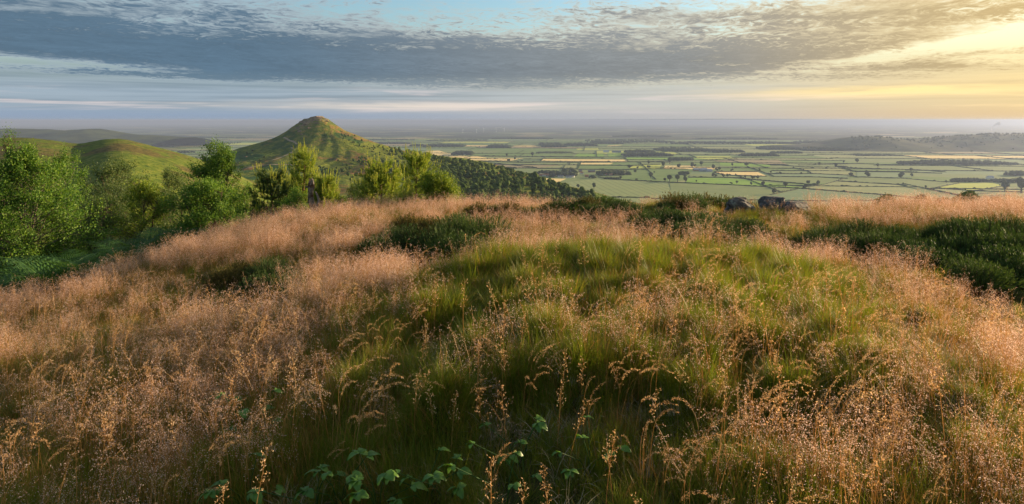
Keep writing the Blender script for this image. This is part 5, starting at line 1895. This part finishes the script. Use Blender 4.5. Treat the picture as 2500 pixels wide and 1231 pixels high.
def hair_clump(seed, ncul=6, hr=(0.28, 0.46), wind=0.0, size=0.0054, nb=10, ns=5, spread=0.05, nleaf=30):
    """tufted hair grass: thin reddish culms with open airy heads, fine leaves at the foot"""
    rng = np.random.default_rng(seed); g = Geo()
    for c in range(ncul):
        a = rng.uniform(0, 6.28); r = 0.09 * math.sqrt(rng.random())
        h = rng.uniform(*hr)
        az = rng.normal(wind * 0.0, 1.0) if wind else rng.uniform(0, 6.28)
        P = blade(g, rng, np.array([math.cos(a) * r, math.sin(a) * r, -0.01]), az, h, rng.uniform(0.25, 1.05), 0.0030, 1, 6)
        for b in range(nb):
            t = 0.60 + 0.40 * (b + rng.random()) / nb
            i = t * 6; j = min(5, int(i))
            p0 = P[j] + (P[j + 1] - P[j]) * (i - j)
            L = 0.060 * (1.25 - t) / 0.6 * rng.uniform(.6, 1.3) + 0.012
            d = unit(rng.normal(size=3) + np.array([0, 0, 0.25]))
            p1 = p0 + d * L + np.array([0, 0, -0.25 * L])
            s = unit(np.cross(d, rng.normal(size=3))) * 0.0006
            g.tri([p0 - s, p0 + s, p1], [[0, 1, 2]], 1)
            u = rng.uniform(0.35, 1.05, (ns, 1))
            C = p0 + (p1 - p0) * u + rng.normal(0, 0.005, (ns, 3))
            spikelets(g, rng, C, size, 0.42, 0)
    for k in range(nleaf):
        a = rng.uniform(0, 6.28); r = 0.08 * math.sqrt(rng.random())
        blade(g, rng, np.array([math.cos(a) * r, math.sin(a) * r, -0.01]), a + rng.normal(0, .6), rng.uniform(.08, .24), rng.uniform(.2, 1.3), 0.0022, 2 if rng.random() < .7 else 1)
    return g.mesh('hair_grass', [M_SPIKE, M_CULM, M_TURF])


def arch(g, base, az, L, t0, bend, lean, w, seg=11, m=1):
    """a stem that stands nearly straight and then bows over"""
    t = np.linspace(0, 1, seg + 1)
    a = lean * t + bend * np.clip((t - t0) / (1 - t0), 0, 1) ** 1.3
    hor = np.concatenate([[0], np.cumsum(np.sin((a[1:] + a[:-1]) / 2))]) * L / seg
    ver = np.concatenate([[0], np.cumsum(np.cos((a[1:] + a[:-1]) / 2))]) * L / seg
    d = np.array([math.cos(az), math.sin(az), 0]); s_ = np.array([-math.sin(az), math.cos(az), 0])
    P = base + hor[:, None] * d + ver[:, None] * np.array([0, 0, 1])
    V = []
    for i in range(seg + 1):
        ww = w * (1 - 0.65 * t[i]) / 2
        V += [P[i] - s_ * ww, P[i] + s_ * ww]
    i = np.arange(seg)[:, None] * 2
    g.quad(V, i + np.array([[0, 1, 3, 2]]), m)
    return P


def nod_clump(seed, ncul=3):
    """taller stems whose narrow golden plumes bow over to one side"""
    rng = np.random.default_rng(seed); g = Geo()
    az0 = rng.normal(0.0, 0.35)
    for c in range(ncul):
        a = rng.uniform(0, 6.28); r = 0.06 * math.sqrt(rng.random())
        h = rng.uniform(0.40, 0.66)
        P = arch(g, np.array([math.cos(a) * r, math.sin(a) * r, -0.01]), az0 + rng.normal(0, 0.45), h, rng.uniform(0.5, 0.65), rng.uniform(1.0, 2.2), rng.uniform(0.05, 0.5), 0.0030)
        n = 110
        t = 0.70 + 0.30 * rng.random(n)
        i = t * 11; j = np.minimum(10, i.astype(int))
        C = P[j] + (P[j + 1] - P[j]) * (i - j)[:, None]
        T = unit(P[j + 1] - P[j])
        fat = 0.0055 * np.sin(np.pi * np.clip((t - 0.66) / 0.36, 0.05, 1))[:, None]
        C = C + rng.normal(0, 1, (n, 3)) * fat + np.array([0, 0, -0.5]) * fat
        d = unit(T + rng.normal(0, 0.45, (n, 3)) + np.array([0, 0, -0.25]))
        s_ = unit(np.cross(d, rng.normal(size=(n, 3))))
        l = (0.0078 * rng.uniform(.7, 1.3, n))[:, None]
        V = np.stack([C, C + d * l * .45 + s_ * l * .11, C + d * l, C + d * l * .45 - s_ * l * .11], 1).reshape(-1, 3)
        k = np.arange(n)[:, None] * 4
        g.tri(V, np.concatenate([k + np.array([[0, 1, 2]]), k + np.array([[0, 2, 3]])]), 0)
    for k in range(14):
        a = rng.uniform(0, 6.28)
        blade(g, rng, np.array([0.03 * math.cos(a), 0.03 * math.sin(a), -0.01]), a, rng.uniform(.1, .28), rng.uniform(.2, 1.2), 0.0024, 2)
    return g.mesh('nodding_grass', [M_GOLD, M_CULM, M_TURF])


def seedhead_clump(seed):
    """coarse open heads with large golden seeds, near the camera"""
    rng = np.random.default_rng(seed); g = Geo()
    h = rng.uniform(0.34, 0.50)
    P = blade(g, rng, np.array([0, 0, -0.01]), rng.uniform(0, 6.28), h, rng.uniform(0.1, 0.5), 0.0030, 1, 6)
    for b in range(26):
        t = 0.62 + 0.38 * (b + rng.random()) / 26
        i = t * 6; j = min(5, int(i))
        p0 = P[j] + (P[j + 1] - P[j]) * (i - j)
        d = unit(np.array([rng.normal(), rng.normal(), 0.35 + 0.5 * t]))
        L = 0.055 * (1.35 - t) * rng.uniform(.7, 1.3)
        p1 = p0 + d * L
        s = unit(np.cross(d, rng.normal(size=3))) * 0.0007
        g.tri([p0 - s, p0 + s, p1], [[0, 1, 2]], 1)
        spikelets(g, rng, p0 + (p1 - p0) * rng.uniform(.5, 1.05, (3, 1)), 0.0085, 0.36, 0, -0.4)
    return g.mesh('seed_grass', [M_GOLD, M_CULM])


def hidden_collection(name, meshes):
    c = bpy.data.collections.new(name)
    for i, m_ in enumerate(meshes):
        o = bpy.data.objects.new(f'{name}_{chr(97 + i)}', m_)
        c.objects.link(o)
    return c


def spread_stuff(name, coll, nvar, P, S, RZ, rng, tilt=0.12, mat=None):
    """one object whose points carry copies of the tufts"""
    n = len(P)
    me = bpy.data.meshes.new(name)
    me.vertices.add(n)
    me.vertices.foreach_set('co', np.asarray(P, dtype=np.float32).ravel())
    me.update()
    rot = np.column_stack([rng.normal(0, tilt, n), rng.normal(0, tilt, n), RZ]).astype(np.float32)
    for nm, typ, key, dat in (('rot', 'FLOAT_VECTOR', 'vector', rot), ('scl', 'FLOAT', 'value', np.asarray(S, dtype=np.float32)), ('idx', 'INT', 'value', rng.integers(0, nvar, n).astype(np.int32))):
        at = me.attributes.new(nm, typ, 'POINT')
        at.data.foreach_set(key, dat.ravel())
    o = link(name, me)
    ng = bpy.data.node_groups.new(name + '_spread', 'GeometryNodeTree')
    ng.interface.new_socket('Geometry', in_out='INPUT', socket_type='NodeSocketGeometry')
    ng.interface.new_socket('Geometry', in_out='OUTPUT', socket_type='NodeSocketGeometry')
    N, L = ng.nodes, ng.links
    gi, go = N.new('NodeGroupInput'), N.new('NodeGroupOutput')
    iop = N.new('GeometryNodeInstanceOnPoints')
    ci = N.new('GeometryNodeCollectionInfo')
    ci.inputs['Collection'].default_value = coll
    ci.inputs['Separate Children'].default_value = True
    ci.inputs['Reset Children'].default_value = True
    iop.inputs['Pick Instance'].default_value = True

    def attr(nm, typ):
        a = N.new('GeometryNodeInputNamedAttribute'); a.data_type = typ; a.inputs['Name'].default_value = nm
        return a.outputs['Attribute']
    e2r = N.new('FunctionNodeEulerToRotation')
    L.new(attr('rot', 'FLOAT_VECTOR'), e2r.inputs[0])
    L.new(gi.outputs[0], iop.inputs['Points'])
    L.new(ci.outputs[0], iop.inputs['Instance'])
    L.new(attr('idx', 'INT'), iop.inputs['Instance Index'])
    L.new(e2r.outputs[0], iop.inputs['Rotation'])
    L.new(attr('scl', 'FLOAT'), iop.inputs['Scale'])
    L.new(iop.outputs[0], go.inputs[0])
    md = o.modifiers.new('spread', 'NODES')
    md.node_group = ng
    return tag(o, kind='stuff')


G_TURF = hidden_collection('turf_tufts', [turf_clump(k, [M_TURF, M_DRY]) for k in range(1, 6)] + [turf_clump(6, [M_TURF, M_DRY], 120, (0.14, 0.30), 0.05, 0.0020, (0.4, 1.9)), turf_clump(7, [M_TURF, M_DRY], 130, (0.10, 0.26), 0.06, 0.0018, (0.3, 1.8))])
G_DRY = hidden_collection('dry_tufts', [turf_clump(k, [M_DRY], 55, (0.08, 0.22), 0.08, 0.0020, (0.3, 1.6)) for k in range(11, 15)])
G_THATCH = hidden_collection('thatch_tufts', [turf_clump(k, [M_THATCH], 60, (0.07, 0.16), 0.08, 0.0020, (1.1, 2.0)) for k in range(15, 18)])
G_HAIR = hidden_collection('hair_tufts', [hair_clump(k) for k in range(21, 28)])
G_NOD = hidden_collection('nodding_stems', [nod_clump(k) for k in range(31, 37)])
G_SEED = hidden_collection('seeding_stems', [seedhead_clump(k) for k in range(41, 46)])

rngG = np.random.default_rng(123)
_HA = np.array(HEATH_AT)
_BA = np.array(BRAMBLE_AT)


def candidates(n, r0, r1, p=1.0, half=64.0):
    """points on the ground in the sector ahead; p=1 gives density falling as 1/r"""
    u = rngG.random(n)
    r = (r0 ** p + u * (r1 ** p - r0 ** p)) ** (1 / p)
    th = np.radians(rngG.uniform(-half, half, n))
    return np.column_stack([np.sin(th) * r, np.cos(th) * r])


def box_w(px, d, x0, x1, d0, d1, sx=90, sd=0.5):
    return sstep(px, x0 - sx, x0 + sx) * sstep(-px, -x1 - sx, -x1 + sx) * sstep(d, d0 - sd, d0 + sd) * sstep(-d, -d1 - sd, -d1 + sd)


def maps(P):
    x, d = P[:, 0], P[:, 1]
    px = np.clip(CX + F * x / d, -300, 2640)
    n1 = fbm(x * 0.55, d * 0.55, 71, 3); n2 = fbm(x * 1.9, d * 1.9, 72, 3)
    hair = 0.16 + 0.9 * sstep(d, 9.3, 10.8) * (1 - 0.62 * box_w(px, d, 1300, 2000, 9, 20, 80))
    hair += 0.52 * box_w(px, d, -600, 860, 5.2, 11)
    hair += 0.10 * box_w(px, d, -600, 700, 3.2, 5.4)
    hair += 1.0 * box_w(px, d, 650, 1500, 6.9, 8.8, 120, .35)
    hair += 0.95 * box_w(px, d, 1860, 2230, 6.9, 8.4, 60, .35) + 0.12 * box_w(px, d, 1500, 1860, 6.9, 8.4, 60, .35)
    hair += 0.75 * box_w(px, d, 2120, 2800, 4.6, 6.7)
    hair += 0.16 * box_w(px, d, 2100, 2800, 2.0, 4.4) - 0.12 * box_w(px, d, 500, 1900, 1.5, 3.6, 150, .4)
    hair += 0.10 * box_w(px, d, 1000, 1750, 3.0, 4.4, 120, .3)
    green = box_w(px, d, 1050, 2120, 4.4, 6.9, 110, .3)
    green2 = box_w(px, d, 850, 2200, 2.6, 5.2, 150, .4)
    hair = hair * (1 - 0.80 * green) + (0.6 * n1 + 0.6 * n2) * (1 - green) * (1 - 0.6 * green2)
    hair *= 1 - 0.85 * box_w(px, d, 1750, 1990, 11.0, 13.6, 30, .3)
    bare = np.maximum(box_w(px, d, 2080, 2420, 3.7, 4.5, 60, .15), 0.8 * box_w(px, d, 1400, 1540, 4.5, 5.0, 30, .12)) * sstep(n2, -0.22, 0.02)
    hair = hair * (1 - 0.85 * bare)
    tw_ = tuss(x, d)[1] * (1 - bare)
    hb = np.zeros(len(P))
    for hx, hy, hr in _HA:
        dy = d - hy
        hb = np.maximum(hb, np.hypot(x - hx, np.where(dy < 0, np.minimum(dy + 1.4, 0), dy)) < hr * 0.85)
    bb = np.zeros(len(P))
    for hx, hy, hr in _BA:
        bb = np.maximum(bb, np.hypot(x - hx, d - hy) < hr)
    # past the grass edge on the left the bracken begins
    edge = sstep(d, np.interp(px, [-200, 0, 200, 400, 600, 800, 2500], [9.3, 9.8, 10.6, 12.4, 14.5, 17, 17.5]), np.interp(px, [-200, 0, 200, 400, 600, 800, 2500], [9.9, 10.6, 11.6, 13.6, 15.6, 18, 18.5]))
    return px, d, hair, np.maximum(green, 0.6 * green2) * tw_, np.maximum(green, green2), n1, n2, hb, bb, edge


def place(name, coll, nvar, n, r0, r1, p, keep, sfun, tilt=0.12, rzfun=None, z=-0.01):
    P = candidates(n, r0, r1, p)
    M = maps(P)
    k = rngG.random(n) < keep(*M)
    P = P[k]; M = tuple(m_[k] for m_ in M)
    Z = ground_z(P[:, 0], P[:, 1]) + z
    S = sfun(*M) * rngG.uniform(0.8, 1.2, len(P))
    RZ = rngG.uniform(0, 6.283, len(P)) if rzfun is None else rzfun(len(P))
    return spread_stuff(name, coll, nvar, np.column_stack([P, Z]), S, RZ, rngG, tilt)


place('short_grass', G_TURF, 7, 92000, 1.2, 19, 1.15,
      lambda px, d, h, g, g2, n1, n2, hb, bb, e: np.clip((0.66 - 0.15 * np.clip(h, 0, 1.3) + 0.8 * g + 0.6 * n2) * (1 - 0.95 * hb) * (1 - .7 * bb) * (1 - 0.5 * e) * (1 - 0.7 * box_w(px, d, 2080, 2420, 3.7, 4.5, 60, .15) * sstep(n2, -0.22, 0.02)), 0, 1),
      lambda px, d, h, g, g2, n1, n2, hb, bb, e: 0.60 + 0.42 * g + 0.30 * np.clip(n2 * 2.2 + 0.1, -0.5, 0.9) + 0.02 * d, 0.22)
place('dry_grass', G_DRY, 4, 46000, 1.2, 18, 1.15,
      lambda px, d, h, g, g2, n1, n2, hb, bb, e: np.clip((0.22 - 0.14 * g2 + 0.26 * np.clip(h, 0, 1.2) + 0.9 * n1 + 0.2 * box_w(px, d, -300, 1000, 3, 6) + 0.35 * box_w(px, d, 1300, 2100, 5.2, 6.9, 120, .3) * (1 - g)) * (1 - hb) * (1 - bb) * (1 - e), 0, 1),
      lambda px, d, h, g, g2, n1, n2, hb, bb, e: 0.95 + 0.4 * n2 + 0.015 * d, 0.2)
place('grass_thatch', G_THATCH, 3, 18500, 1.2, 12, 1.15,
      lambda px, d, h, g, g2, n1, n2, hb, bb, e: np.clip((0.16 + 0.7 * box_w(px, d, 2080, 2450, 3.6, 4.6, 60, .2) + 0.5 * box_w(px, d, 1400, 1540, 4.4, 5.0, 30, .15) - 0.8 * n2) * (1 - hb) * (1 - bb), 0, 1),
      lambda px, d, h, g, g2, n1, n2, hb, bb, e: 1.0 + 0 * d, 0.3)
place('hair_grass', G_HAIR, 7, 52000, 1.7, 19, 1.35,
      lambda px, d, h, g, g2, n1, n2, hb, bb, e: np.clip(h * 0.46 + (1.0 * n2 + 1.1 * fbm(px * d * 0.0028, d * 4.6, 91, 2)) * (1 - 0.7 * g2), 0.05, 0.8) * np.clip(h * 3, 0, 1) * (1 - 0.93 * hb) * (1 - .9 * bb) * (1 - e) * sstep(d, 1.8, 2.6),
      lambda px, d, h, g, g2, n1, n2, hb, bb, e: (0.76 + 0.14 * sstep(d, 4, 9) + 0.3 * n1 + 0.8 * n2) * (1 - 0.30 * sstep(px, 1300, 1700) * sstep(-px, -2000, -1700) * sstep(d, 11, 13)), 0.10)
place('nodding_grass', G_NOD, 6, 2300, 2.0, 10, 1.0,
      lambda px, d, h, g, g2, n1, n2, hb, bb, e: np.clip(0.12 + 0.42 * box_w(px, d, 1500, 2800, 2.2, 5.2, 200, .4) + 0.25 * box_w(px, d, 900, 1800, 2.6, 4.6) + 0.25 * box_w(px, d, -300, 900, 2.5, 6) + 0.6 * n1 - 0.16 * box_w(px, d, 1050, 2100, 3.8, 6.9), 0, 1) * (1 - hb) * (1 - bb),
      lambda px, d, h, g, g2, n1, n2, hb, bb, e: 0.74 + 0.3 * n2, 0.10, lambda n: rngG.normal(0.0, 0.55, n))
place('seeding_grass', G_SEED, 5, 1380, 2.1, 6.5, 1.0,
      lambda px, d, h, g, g2, n1, n2, hb, bb, e: np.clip(0.20 + 0.9 * n1 + 0.2 * box_w(px, d, 1000, 2600, 2.1, 4) - 0.2 * box_w(px, d, 1050, 2100, 3.8, 6.9), 0, 1) * (1 - hb) * (1 - bb),
      lambda px, d, h, g, g2, n1, n2, hb, bb, e: 0.9 + 0.2 * n2, 0.10)
